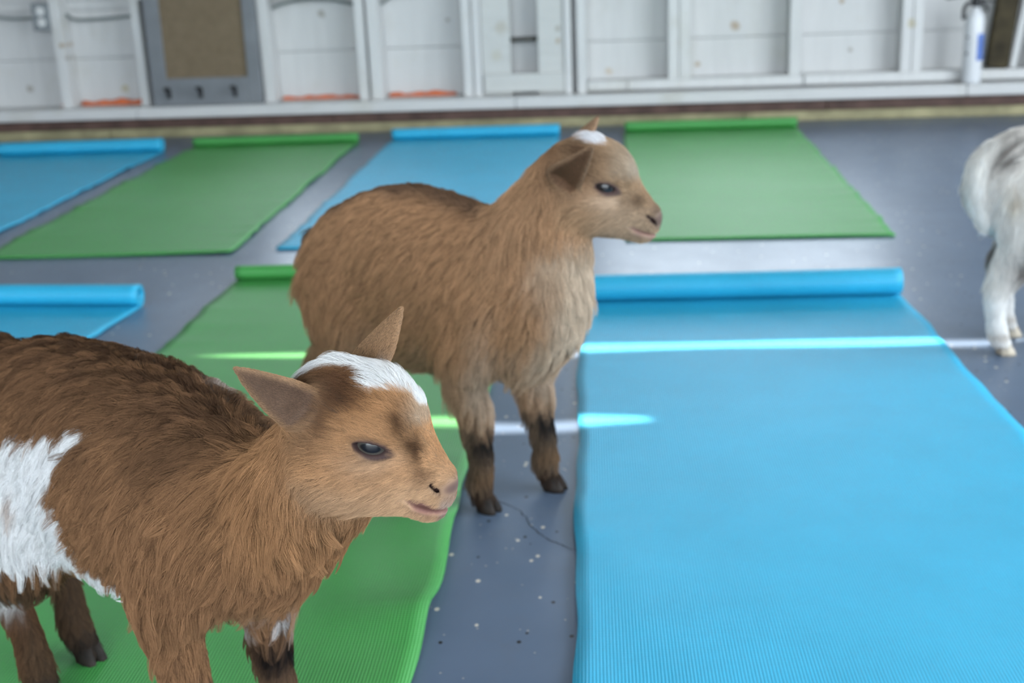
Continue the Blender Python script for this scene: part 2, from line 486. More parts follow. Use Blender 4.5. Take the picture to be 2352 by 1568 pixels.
b = rthing('bulletin_board', -1.142, 0.0, 0.1205)
tag(b, 'grey framed burlap board with black hooks leaning on the white wall', 'bulletin board')
lean = Matrix.Rotation(math.radians(-1.5), 4, 'X')
for a_, b_, z0_, z1_ in ((-0.218, -0.157, 0, 0.92), (0.166, 0.218, 0, 0.92)):
    box('frame_stile', a_, b_, 0.006, 0.026, z0_, z1_, M_GREY, b, 0.002, lean)
for z0_, z1_ in ((0.0, 0.104), (0.86, 0.92)):
    box('frame_rail', -0.157, 0.166, 0.006, 0.026, z0_, z1_, M_GREY, b, 0.002, lean)
box('burlap_panel', -0.157, 0.166, 0.016, 0.022, 0.104, 0.86, M_BURLAP, b, 0.0, lean)
def hook_mesh():
    bm = bmesh.new()
    bm_box(bm, -0.007, 0.007, -0.003, 0.0, -0.026, 0.012, 0.001)
    for pts, r in (([(0, -0.003, -0.004), (0, -0.016, -0.008), (0, -0.028, 0.001), (0, -0.032, 0.012)], 0.0045), ([(0, -0.003, -0.014), (0, -0.011, -0.022), (0, -0.017, -0.017)], 0.0035)):
        V, _, Fc = tube_mesh(catmull(pts, 5), r, 8)
        vs = [bm.verts.new(q) for q in V]
        for f in Fc: bm.faces.new([vs[i] for i in f])
    r = bmesh.ops.create_uvsphere(bm, u_segments=12, v_segments=8, radius=0.0085)
    bmesh.ops.scale(bm, vec=(1.5, 1, 0.8), verts=r['verts'])
    bmesh.ops.translate(bm, vec=(0, -0.032, 0.014), verts=r['verts'])
    bmesh.ops.transform(bm, matrix=lean @ Matrix.Translation((0, 0.006, 0.054)), verts=bm.verts)
    me = bpy.data.meshes.new('hook'); bm.to_mesh(me); bm.free(); me.materials.append(M_BLACK); return me
hm = hook_mesh()
for u_ in (-0.150, -0.023, 0.113):
    h = bpy.data.objects.new('hook', hm); COL.objects.link(h); h.parent = b; h.location = (u_, 0, 0)

o = rthing('electrical_outlet', -1.781, 0.0, 0.47)
tag(o, 'metal electrical box with white sockets fixed beside the left stud', 'outlet')
bm = bmesh.new(); bm_box(bm, -0.034, 0.034, 0.05, 0.10, -0.05, 0.05, 0.003)
obj('box_body', bm, M_STEEL, o)
bm = bmesh.new(); bm_box(bm, -0.036, 0.036, 0.046, 0.050, -0.052, 0.052, 0.0015)
obj('cover_plate', bm, M_STEEL, o)
for dz_ in (-0.021, 0.021):
    V, _, Fc = lathe_mesh([(0.0168, 0), (0.0168, 0.003), (0.0155, 0.0042)], 20)
    sk = obj('socket', ([(x, 0.046 - z, y + dz_) for x, y, z in V], [], Fc), M_SOCKET, o)
    bm = bmesh.new()
    for sx in (-0.006, 0.006): bm_box(bm, sx - 0.001, sx + 0.001, 0.0412, 0.0419, dz_ - 0.001, dz_ + 0.007)
    obj('slot', bm, M_PRINT, sk)
bm = bmesh.new(); bm_box(bm, 0.036, 0.0375, 0.05, 0.12, -0.06, 0.075)
obj('mounting_bracket', bm, M_STEEL, o)

def cable(name, pts, label, r=0.0058):
    c = obj(name, tube_mesh(catmull(pts, 8), r, 10), M_CABLE, None, True); c.matrix_world = ROOM_M
    tag(c, label, 'cable', 'cables on the white wall'); return c
cable('cable', [(-2.10, 0.09, 0.50), (-2.02, 0.09, 0.482), (-1.94, 0.09, 0.468), (-1.87, 0.09, 0.465), (-1.816, 0.085, 0.468)], 'grey cable running from the left edge into the metal outlet box')
cable('cable', [(-1.703, 0.10, 0.475), (-1.69, 0.10, 0.462), (-1.66, 0.10, 0.452), (-1.58, 0.10, 0.452), (-1.50, 0.10, 0.456), (-1.426, 0.10, 0.460)], 'grey cable between the outlet stud and the stud beside the burlap board')
cable('cable', [(-0.883, 0.10, 0.468), (-0.84, 0.10, 0.483), (-0.76, 0.10, 0.497), (-0.67, 0.10, 0.496), (-0.60, 0.10, 0.481), (-0.556, 0.10, 0.470)], 'grey cable arching across the bay right of the burlap board')
cable('cable', [(-0.458, 0.10, 0.470), (-0.44, 0.10, 0.480), (-0.40, 0.10, 0.51), (-0.36, 0.10, 0.56), (-0.33, 0.10, 0.63)], 'grey cable curving up right of the double stud, cut by the picture top')

def foam(u0, u1, z0, z1, label, k):
    n = int((u1 - u0) / 0.008)
    us_ = np.linspace(u0, u1, n)
    h = (z1 - z0) * (0.72 + 0.28 * np.sin(us_ * 55 + k) * np.sin(us_ * 23 + 2 * k)) * rng.uniform(0.85, 1.1, n)
    V = []; Fc = []
    m = 7
    for i, u_ in enumerate(us_):
        e = min(1, min(i, n - 1 - i) / 2 + 0.3)
        for j in range(m):
            th = math.pi * j / (m - 1)
            V.append((u_, 0.118 + 0.016 * -math.cos(th) * e, z0 + h[i] * e * math.sin(th) + 0.0005))
    for i in range(n - 1):
        for j in range(m - 1):
            a_ = i * m + j; Fc.append((a_, a_ + m, a_ + m + 1, a_ + 1))
        Fc.append((i * m, i * m + m - 1, i * m + 2 * m - 1, i * m + m))
    Fc.append(tuple(range(m))); Fc.append(tuple((n - 1) * m + j for j in range(m - 1, -1, -1)))
    f = obj('foam_bead', (V, [], Fc), M_ORANGE, None, True); f.matrix_world = ROOM_M
    tag(f, label, 'foam bead', 'orange foam beads on the sill')
foam(-1.785, -1.752, 0.120, 0.135, 'tiny dab of orange foam left of the stud with the outlet', 0.3)
foam(-1.700, -1.430, 0.120, 0.146, 'thick orange foam bead left of the grey burlap board', 1.1)
foam(-0.880, -0.560, 0.120, 0.137, 'thin orange foam bead right of the grey burlap board', 2.3)
foam(-0.455, -0.185, 0.120, 0.140, 'orange foam bead between the double stud and the slotted panel', 3.7)

# white fire extinguisher on the sill
o = rthing('fire_extinguisher', 1.712, 0.006, 0.1205)
tag(o, 'white fire extinguisher with a blue label standing on the sill', 'fire extinguisher')
obj('cylinder', lathe_mesh([(0.030, 0), (0.0335, 0.004), (0.034, 0.012), (0.034, 0.212), (0.0325, 0.228), (0.027, 0.243), (0.018, 0.254), (0.012, 0.261), (0.012, 0.272)], 36), M_EXT, o, True)
V = []; Fc = []
def wrap(a0, a1, z0_, z1_, r, n=12):
    V = []; Fc = []
    for i in range(n + 1):
        a = math.radians(a0 + (a1 - a0) * i / n)
        for z_ in (z0_, z1_):
            for rr in (r, r + 0.0006):
                V.append((rr * math.sin(a), -rr * math.cos(a), z_))
    for i in range(n):
        k = 4 * i
        Fc += [(k + 1, k + 5, k + 7, k + 3), (k, k + 2, k + 6, k + 4), (k, k + 4, k + 5, k + 1), (k + 2, k + 3, k + 7, k + 6)]
    Fc += [(0, 1, 3, 2), (4 * n, 4 * n + 2, 4 * n + 3, 4 * n + 1)]
    return V, [], Fc
obj('label', wrap(6, 80, 0.082, 0.175, 0.0342), M_LABEL, o)
obj('print', wrap(-62, -48, 0.100, 0.112, 0.0342), M_PRINT, o)
obj('print', wrap(-62, -44, 0.160, 0.167, 0.0342), M_PRINT, o)
obj('valve', lathe_mesh([(0.014, 0.268), (0.016, 0.272), (0.016, 0.290), (0.011, 0.297), (0.011, 0.307)], 18), M_BLACK, o, True)
bm = bmesh.new(); bm_box(bm, -0.075, 0.03, -0.009, 0.009, 0.305, 0.313, 0.002, Matrix.Rotation(math.radians(-6), 4, 'Y'))
bm_box(bm, -0.065, 0.02, -0.008, 0.008, 0.287, 0.294, 0.002, Matrix.Rotation(math.radians(8), 4, 'Y'))
obj('handle', bm, M_BLACK, o)
obj('hose', tube_mesh(catmull([(-0.012, 0, 0.282), (-0.032, -0.004, 0.278), (-0.043, -0.008, 0.262), (-0.044, -0.010, 0.244), (-0.042, -0.010, 0.226)], 6), [0.007] * 20 + [0.0085] * 5, 10), M_BLACK, o, True)
obj('hose', tube_mesh(catmull([(0.012, 0, 0.282), (0.028, -0.002, 0.275), (0.036, -0.004, 0.262), (0.0390, -0.004, 0.250)], 6), 0.0055, 10), M_BLACK, o, True)

o = box('wooden_post', -0.039, 0.039, -0.02, 0.02, 0, 0.78, M_OLIVE, None, 0.006)
o.matrix_world = Matrix.Translation(room(1.812, 0.066, 0.166)) @ Matrix.Rotation(YAW, 4, 'Z') @ Matrix.Rotation(math.radians(5.5), 4, 'Y')
tag(o, 'dark olive wooden post leaning beside the fire extinguisher', 'post')
o = box('white_stick', -0.012, 0.012, -0.010, 0.010, 0, 0.36, M_WHITE, None, 0.002)
o.matrix_world = Matrix.Translation(room(1.868, 0.062, 0.166)) @ Matrix.Rotation(YAW, 4, 'Z') @ Matrix.Rotation(math.radians(7.5), 4, 'Y')
tag(o, 'narrow white wooden stick leaning right of the dark olive post', 'stick')

# ------------------------------------------------------------------ exercise mats
def yoga_mat(th, left, near, far, roll_r, turns, mat, label, group, seed, ripple=0.0, edge=0.0, width=0.61, curl=0.0, dents=()):
    """one sheet with its far end rolled up: the side profile is swept across the width"""
    T = 0.004
    L = far - near
    prof = []                      # (along, height, nx, nz): lower face of the sheet on the floor
    ns = 90
    for i in range(ns): prof.append((L * i / (ns - 1), 0.0, 0.0, 1.0))
    n = int(36 * turns)
    for i in range(1, n + 1):      # spiral inwards
        a = 2 * math.pi * turns * i / n
        r = roll_r - (T * 1.25) * a / (2 * math.pi)
        if r < 0.006: break
        prof.append((L + r * math.sin(a), roll_r - r * math.cos(a), -math.sin(a), math.cos(a)))
    pa = np.array(prof); nw = 37
    w = np.linspace(0, width, nw)
    r_ = np.random.default_rng(seed)
    ph = r_.uniform(0, 6.28, 12); kx = r_.uniform(2, 9, 12); ky = r_.uniform(6, 22, 12)
    V = []
    P, Wd = np.meshgrid(np.arange(len(pa)), w, indexing='ij')
    al = pa[P, 0]
    flat = np.clip((L - 0.03 - al) / 0.12, 0, 1) * (P < ns)
    lift = np.zeros_like(al)
    for q in range(12): lift += np.sin(kx[q] * Wd + ky[q] * al + ph[q]) / 12
    e = np.minimum(Wd, width - Wd) / width
    lift = ripple * (lift + 0.5) * 2.2 + ripple * 1.2 * np.maximum(0, np.sin(al * 62 + 2.5 * Wd + seed)) * np.exp(-e / 0.16) * (0.5 + 0.5 * np.sin(al * 9 + seed))
    lift += edge * np.maximum(0, np.sin(al * 23 + seed * 1.7) * np.sin(al * 41 + seed)) * np.exp(-e / 0.05)
    lift += curl * np.exp(-al / 0.03) * (0.5 + 0.5 * np.sin(Wd * 14 + seed))
    for (da, dw, ra, rw, hgt) in dents:
        lift += hgt * np.exp(-((al - da) / ra) ** 2 - ((Wd - dw) / rw) ** 2)
    lift = np.maximum(lift, 0) * flat
    wav = 0.0022 * np.sin(al * 13 + seed) + 0.0012 * np.sin(al * 37 + 2 * seed)
    lo = np.stack([Wd + wav, al, pa[P, 1] + lift], -1)
    hi = lo + T * np.stack([np.zeros_like(al), pa[P, 2], pa[P, 3]], -1)
    m, k = P.shape
    V = np.concatenate([lo.reshape(-1, 3), hi.reshape(-1, 3)]) + np.array([0, 0, 0.0004])
    idx = np.arange(m * k).reshape(m, k); off = m * k
    F = []
    a, b_, c, d = idx[:-1, :-1], idx[1:, :-1], idx[1:, 1:], idx[:-1, 1:]
    F += np.stack([a, b_, c, d], -1).reshape(-1, 4).tolist()
    F += (np.stack([a, d, c, b_], -1) + off).reshape(-1, 4).tolist()
    for line, rev in ((idx[0, :], 0), (idx[-1, :], 1), (idx[:, 0], 1), (idx[:, -1], 0)):
        for p0, p1 in zip(line[:-1], line[1:]):
            q = [p0, p1, p1 + off, p0 + off]
            F.append(q[::-1] if rev else q)
    o = obj('yoga_mat', (V.tolist(), [], F), mat, None, True)
    ang = math.radians(th)
    nrm = Vector((math.cos(ang), math.sin(ang), 0)); tan = Vector((-math.sin(ang), math.cos(ang), 0))
    Mx = Matrix.Rotation(ang, 4, 'Z'); Mx.translation = nrm * left + tan * near
    o.matrix_world = Mx
    tag(o, label, 'yoga mat', group)
    return o
GR = 'exercise mats laid out on the floor'
yoga_mat(-3.91, -0.0247, 0.62, 2.322, 0.0285, 2.6, M_BLUE, 'large blue exercise mat in the right foreground with its far end rolled', GR, 1, 0.0012, 0.002)
yoga_mat(-5.0, -0.807, 0.78, 2.535, 0.0185, 1.6, M_GREEN, 'green exercise mat under the two brown goats', GR, 2, 0.0028, 0.002, dents=((0.36, 0.60, 0.045, 0.09, 0.011), (0.56, 0.61, 0.05, 0.10, 0.006)))
yoga_mat(-9.0, -1.725, 0.85, 2.275, 0.0245, 2.2, M_BLUE, 'blue exercise mat at the left edge behind the white patched goat', GR, 3, 0.001, 0.003)
yoga_mat(-5.5, 0.0019, 2.825, 4.53, 0.021, 2.0, M_GREEN, 'green exercise mat near the wall, right of the standing goat\'s head', GR, 4, 0.0015, 0.006)
yoga_mat(-4.71, -0.779, 2.818, 4.50, 0.023, 2.0, M_BLUE, 'blue exercise mat near the wall, just behind the standing goat', GR, 5, 0.0015, 0.004)
yoga_mat(-4.15, -1.4646, 2.80, 4.49, 0.019, 2.0, M_GREEN, 'green exercise mat near the wall, between the two far blue mats', GR, 6, 0.0018, 0.006)
yoga_mat(-4.24, -2.169, 2.72, 4.405, 0.0265, 2.4, M_BLUE, 'blue exercise mat with rolled end by the wall in the far left corner', GR, 7, 0.0015, 0.006)
# ------------------------------------------------------------------ goats: signed distance modelling, surface nets, fur
def unit(v):
    v = np.asarray(v, float); return v / (np.linalg.norm(v, axis=-1, keepdims=True) + 1e-12)

class Ellip:
    def __init__(s, c, r, R=None):
        s.c = np.asarray(c, float); s.r = np.asarray(r, float); s.R = np.eye(3) if R is None else np.asarray(R, float)
        s.m = float(max(s.r))
    def box(s): return s.c - s.m, s.c + s.m
    def d(s, P):
        q = (P - s.c.astype(P.dtype)) @ s.R.astype(P.dtype)
        k0 = np.sqrt((((q / s.r.astype(P.dtype))) ** 2).sum(-1)); k1 = np.sqrt((((q / (s.r * s.r).astype(P.dtype))) ** 2).sum(-1))
        return k0 * (k0 - 1) / np.maximum(k1, 1e-6)

class Tube:
    """tapering tube with elliptic section; stations (x, y, z, half width along side, half height)"""
    def __init__(s, st, side=(0, 1, 0), n=5):
        st = catmull(np.asarray(st, float), n)
        s.p = st[:, :3]; s.a = np.maximum(st[:, 3], 5e-4); s.b = np.maximum(st[:, 4], 5e-4)
        s.side = np.asarray(side, float)
        s.m = float(max(s.a.max(), s.b.max()))
    def box(s): return s.p.min(0) - s.m, s.p.max(0) + s.m
    def seg(s, i, P):
        A, B = s.p[i], s.p[i + 1]; ab = B - A; L2 = ab @ ab + 1e-12
        t = ab / math.sqrt(L2)
        sd = s.side - t * (s.side @ t); sd = sd / np.linalg.norm(sd); u = np.cross(t, sd)
        f4 = P.dtype.type
        R = np.stack([t, sd, u], 1).astype(P.dtype)
        q = (P - A.astype(P.dtype)) @ R
        L = f4(math.sqrt(L2))
        h = np.clip(q[..., 0] / L, 0, 1)
        a = f4(s.a[i]) + f4(s.a[i + 1] - s.a[i]) * h; b = f4(s.b[i]) + f4(s.b[i + 1] - s.b[i]) * h
        c = np.minimum(a, b)
        qt, qs, qu = (q[..., 0] - h * L) / c, q[..., 1] / a, q[..., 2] / b
        k0 = np.sqrt(qs * qs + qu * qu + qt * qt)
        k1 = np.sqrt((qs / a) ** 2 + (qu / b) ** 2 + (qt / c) ** 2)
        return k0 * (k0 - 1) / np.maximum(k1, f4(1e-6))
    def d(s, P):
        """distance at scattered points; far segments are skipped"""
        out = np.full(P.shape[:-1], 9.0, P.dtype)
        for i in range(len(s.p) - 1):
            m = max(s.a[i], s.a[i + 1], s.b[i], s.b[i + 1]) + 0.04
            lo_ = np.minimum(s.p[i], s.p[i + 1]) - m; hi_ = np.maximum(s.p[i], s.p[i + 1]) + m
            ok = ((P > lo_) & (P < hi_)).all(-1)
            if ok.any(): out[ok] = np.minimum(out[ok], s.seg(i, P[ok]))
        return out

def smin(a, b, k):
    h = np.maximum(k - np.abs(a - b), 0) / k
    return np.minimum(a, b) - h * h * k * 0.25

class Field:
    def __init__(s, lo, hi, h):
        s.lo = np.asarray(lo, float); s.h = h
        s.n = np.ceil((np.asarray(hi) - s.lo) / h).astype(int) + 1
        s.D = np.full(tuple(s.n), 0.05, np.float32)
        s.groups = {}
    def _idx(s, b0, b1):
        i0 = np.clip(np.floor((b0 - s.lo) / s.h).astype(int), 0, s.n - 1)
        i1 = np.clip(np.ceil((b1 - s.lo) / s.h).astype(int) + 1, 1, s.n)
        return i0, np.maximum(i1, i0)
    def _pts(s, i0, i1):
        ax = [(s.lo[k] + s.h * np.arange(i0[k], i1[k])).astype(np.float32) for k in range(3)]
        P = np.empty((len(ax[0]), len(ax[1]), len(ax[2]), 3), np.float32)
        P[..., 0] = ax[0][:, None, None]; P[..., 1] = ax[1][None, :, None]; P[..., 2] = ax[2][None, None, :]
        return P
    def dist(s, pr, mar):
        b0, b1 = pr.box(); i0, i1 = s._idx(b0 - mar, b1 + mar)
        sl = tuple(slice(a, b) for a, b in zip(i0, i1))
        if isinstance(pr, Ellip): return sl, pr.d(s._pts(i0, i1)).astype(np.float32)
        out = np.full(tuple(i1 - i0), 0.05, np.float32)
        for i in range(len(pr.p) - 1):
            m = max(pr.a[i], pr.a[i + 1], pr.b[i], pr.b[i + 1]) + mar
            j0, j1 = s._idx(np.minimum(pr.p[i], pr.p[i + 1]) - m, np.maximum(pr.p[i], pr.p[i + 1]) + m)
            j0 = np.maximum(j0, i0); j1 = np.minimum(j1, i1)
            if (j1 <= j0).any(): continue
            q = tuple(slice(a, b) for a, b in zip(j0 - i0, j1 - i0))
            np.minimum(out[q], pr.seg(i, s._pts(j0, j1)), out=out[q])
        return sl, out
    def add(s, grp, pr, k=0.01):
        sl, d = s.dist(pr, k + 3 * s.h)
        if d.size: s.D[sl] = smin(s.D[sl], d, k)
        if grp: s.groups.setdefault(grp, []).append(pr)
    def cut(s, pr, k=0.003):
        sl, d = s.dist(pr, k + 3 * s.h)
        if d.size: s.D[sl] = -smin(-s.D[sl], d, k)
    def mesh(s, smooth=2):
        D = s.D; nx, ny, nz = D.shape
        neg = D < 0
        c = np.zeros((nx - 1, ny - 1, nz - 1), np.int8)
        offs = [(i, j, k) for i in (0, 1) for j in (0, 1) for k in (0, 1)]
        for (i, j, k) in offs: c += neg[i:nx - 1 + i, j:ny - 1 + j, k:nz - 1 + k]
        act = (c > 0) & (c < 8)
        I = np.argwhere(act)
        val = np.stack([D[I[:, 0] + i, I[:, 1] + j, I[:, 2] + k] for (i, j, k) in offs], 1)
        acc = np.zeros((len(I), 3)); cnt = np.zeros(len(I))
        for a in range(8):
            for b in range(a + 1, 8):
                oa, ob = np.array(offs[a]), np.array(offs[b])
                if np.abs(oa - ob).sum() != 1: continue
                va, vb = val[:, a], val[:, b]; cr_ = (va < 0) != (vb < 0)
                t = np.where(cr_, va / np.where(cr_, va - vb, 1), 0)
                acc += np.where(cr_[:, None], oa + t[:, None] * (ob - oa), 0); cnt += cr_
        V = s.lo + s.h * (I + acc / cnt[:, None])
        idx = np.full(act.shape, -1, np.int32); idx[tuple(I.T)] = np.arange(len(I))
        Q = []
        for ax in range(3):
            sh = [slice(None)] * 3; sh2 = [slice(None)] * 3
            sh[ax] = slice(0, D.shape[ax] - 1); sh2[ax] = slice(1, D.shape[ax])
            A = neg[tuple(sh)]; B = neg[tuple(sh2)]
            E = np.argwhere(A != B)
            o1, o2 = (ax + 1) % 3, (ax + 2) % 3
            ok = (E[:, o1] > 0) & (E[:, o2] > 0) & (E[:, o1] < D.shape[o1] - 1) & (E[:, o2] < D.shape[o2] - 1)
            E = E[ok]; fl = A[tuple(E.T)]
            e1 = np.zeros(3, int); e1[o1] = 1; e2 = np.zeros(3, int); e2[o2] = 1
            q = np.stack([idx[tuple((E - e1 - e2).T)], idx[tuple((E - e2).T)], idx[tuple(E.T)], idx[tuple((E - e1).T)]], 1)
            q[~fl] = q[~fl][:, ::-1]
            Q.append(q)
        Q = np.concatenate(Q)
        E = np.concatenate([Q[:, [0, 1]], Q[:, [1, 2]], Q[:, [2, 3]], Q[:, [3, 0]]])
        deg = np.bincount(E[:, 0], minlength=len(V)) + np.bincount(E[:, 1], minlength=len(V))
        for _ in range(smooth):
            W = np.stack([np.bincount(E[:, 0], V[E[:, 1], k], len(V)) + np.bincount(E[:, 1], V[E[:, 0], k], len(V)) for k in range(3)], 1)
            V = 0.5 * V + 0.5 * W / np.maximum(deg, 1)[:, None]
        return V, Q

def np_mesh(name, V, Q, mat):
    me = bpy.data.meshes.new(name)
    me.vertices.add(len(V)); me.vertices.foreach_set('co', np.asarray(V, np.float32).ravel())
    me.loops.add(Q.size); me.loops.foreach_set('vertex_index', Q.astype(np.int32).ravel())
    me.polygons.add(len(Q))
    me.polygons.foreach_set('loop_start', np.arange(0, Q.size, 4, dtype=np.int32))
    me.polygons.foreach_set('use_smooth', np.ones(len(Q), bool))
    me.update(calc_edges=True); me.validate()
    me.materials.append(mat)
    return me

def wnoise(P, freq, seed, n=7):
    """smooth noise in about -1..1 from summed waves"""
    r = np.random.default_rng(seed)
    k = r.normal(size=(n, 3)); k = unit(k) * freq * r.uniform(0.6, 1.5, (n, 1)) * 6.283
    ph = r.uniform(0, 6.283, n)
    return np.sin(P @ k.T + ph).sum(-1) / math.sqrt(n)

def sstep(x, a, b):
    t = np.clip((x - a) / (b - a), 0, 1); return t * t * (3 - 2 * t)

def inpoly(x, y, poly):
    c = np.zeros(x.shape, bool); n = len(poly)
    for i in range(n):
        x1, y1 = poly[i]; x2, y2 = poly[(i + 1) % n]
        m = (y1 > y) != (y2 > y)
        with np.errstate(divide='ignore', invalid='ignore'):
            c ^= m & (x < (x2 - x1) * (y - y1) / (y2 - y1 + 1e-12) + x1)
    return c

def rotz(a):
    return np.array([[math.cos(a), -math.sin(a), 0], [math.sin(a), math.cos(a), 0], [0, 0, 1]])
def roty(a):   # nose down for positive a
    return np.array([[math.cos(a), 0, math.sin(a)], [0, 1, 0], [-math.sin(a), 0, math.cos(a)]])

# --- materials
def coat_mat(name, rough=0.62, spec=0.25, trans=False):
    t = NT(name)
    at = t.n('ShaderNodeAttribute', attribute_name='Col')
    m = t.out(at.outputs['Color'], rough, spec)
    return m
M_SKIN = coat_mat('goat_skin', 0.6, 0.12)
M_FUR = coat_mat('goat_fur', 0.8, 0.06)
M_HOOF = simple_mat('dark_horn', (0.022, 0.017, 0.014), 0.7, 0.2, 0.4, 90)
M_HOOF_PALE = simple_mat('pale_horn', (0.42, 0.36, 0.28), 0.5, 0.4, 0.2, 90)

def eye_mat(name, iris, dark):
    t = NT(name)
    tc = t.n('ShaderNodeTexCoord'); sp = t.n('ShaderNodeSeparateXYZ'); t.l(tc.outputs['Object'], sp.inputs[0])
    def ell(a, b):
        x = t.math('DIVIDE', sp.outputs['X'], a); z = t.math('DIVIDE', sp.outputs['Z'], b)
        return t.math('SQRT', t.math('ADD', t.math('MULTIPLY', x, x), t.math('MULTIPLY', z, z)))
    def edge(v, a, b):
        mr = t.n('ShaderNodeMapRange', interpolation_type='SMOOTHSTEP')
        mr.inputs['From Min'].default_value = a; mr.inputs['From Max'].default_value = b; t.l(v, mr.inputs['Value']); return mr.outputs[0]
    fib = t.noise(t.coords((900, 200, 900)), 1.0, 3)
    ir = t.ramp(fib, [(0.3, tuple(x * 0.7 for x in iris)), (0.7, iris)])
    col = t.mix(edge(ell(0.0098, 0.0098), 0.85, 1.05), ir, dark)
    col = t.mix(edge(ell(0.0112, 0.0112), 1.0, 1.2), col, (0.10, 0.07, 0.06))
    col = t.mix(edge(ell(0.0068, 0.0030), 1.15, 0.9), col, (0.004, 0.004, 0.006))
    m = t.out(col, 0.30, 0.3)
    t.b.inputs['Coat Weight'].default_value = 0.5; t.b.inputs['Coat Roughness'].default_value = 0.02
    return m
M_EYE = eye_mat('goat_eye_grey', (0.075, 0.066, 0.055), (0.012, 0.010, 0.012))
M_EYE2 = eye_mat('goat_eye_dark', (0.025, 0.02, 0.018), (0.012, 0.01, 0.012))

def hoof_mesh(name, mat):
    """two claws, toe to +x, sole at z = 0"""
    bm = bmesh.new()
    for s_ in (-1, 1):
        rings = []
        for (z, x0, x1, y0, y1) in ((0, -0.011, 0.0185, 0.0004, 0.0145), (0.007, -0.012, 0.0165, 0.0004, 0.0145), (0.015, -0.0125, 0.012, 0.0, 0.0135), (0.021, -0.012, 0.0085, -0.001, 0.0125)):
            ring = []
            for (fx, fy) in ((0, 0.1), (0.45, 0), (0.85, 0.08), (1, 0.35), (0.93, 0.75), (0.6, 1), (0.2, 0.97), (0, 0.7)):
                ring.append(bm.verts.new((x0 + (x1 - x0) * fx, s_ * (y0 + (y1 - y0) * fy), z)))
            rings.append(ring)
        for a, b_ in zip(rings, rings[1:]):
            for i in range(8):
                f = [a[i], a[(i + 1) % 8], b_[(i + 1) % 8], b_[i]]
                bm.faces.new(f if s_ > 0 else f[::-1])
        bm.faces.new(rings[0][::-1] if s_ > 0 else rings[0]); bm.faces.new(rings[-1] if s_ > 0 else rings[-1][::-1])
    me = bpy.data.meshes.new(name); bm.to_mesh(me); bm.free(); me.materials.append(mat)
    me.polygons.foreach_set('use_smooth', [True] * len(me.polygons))
    return me

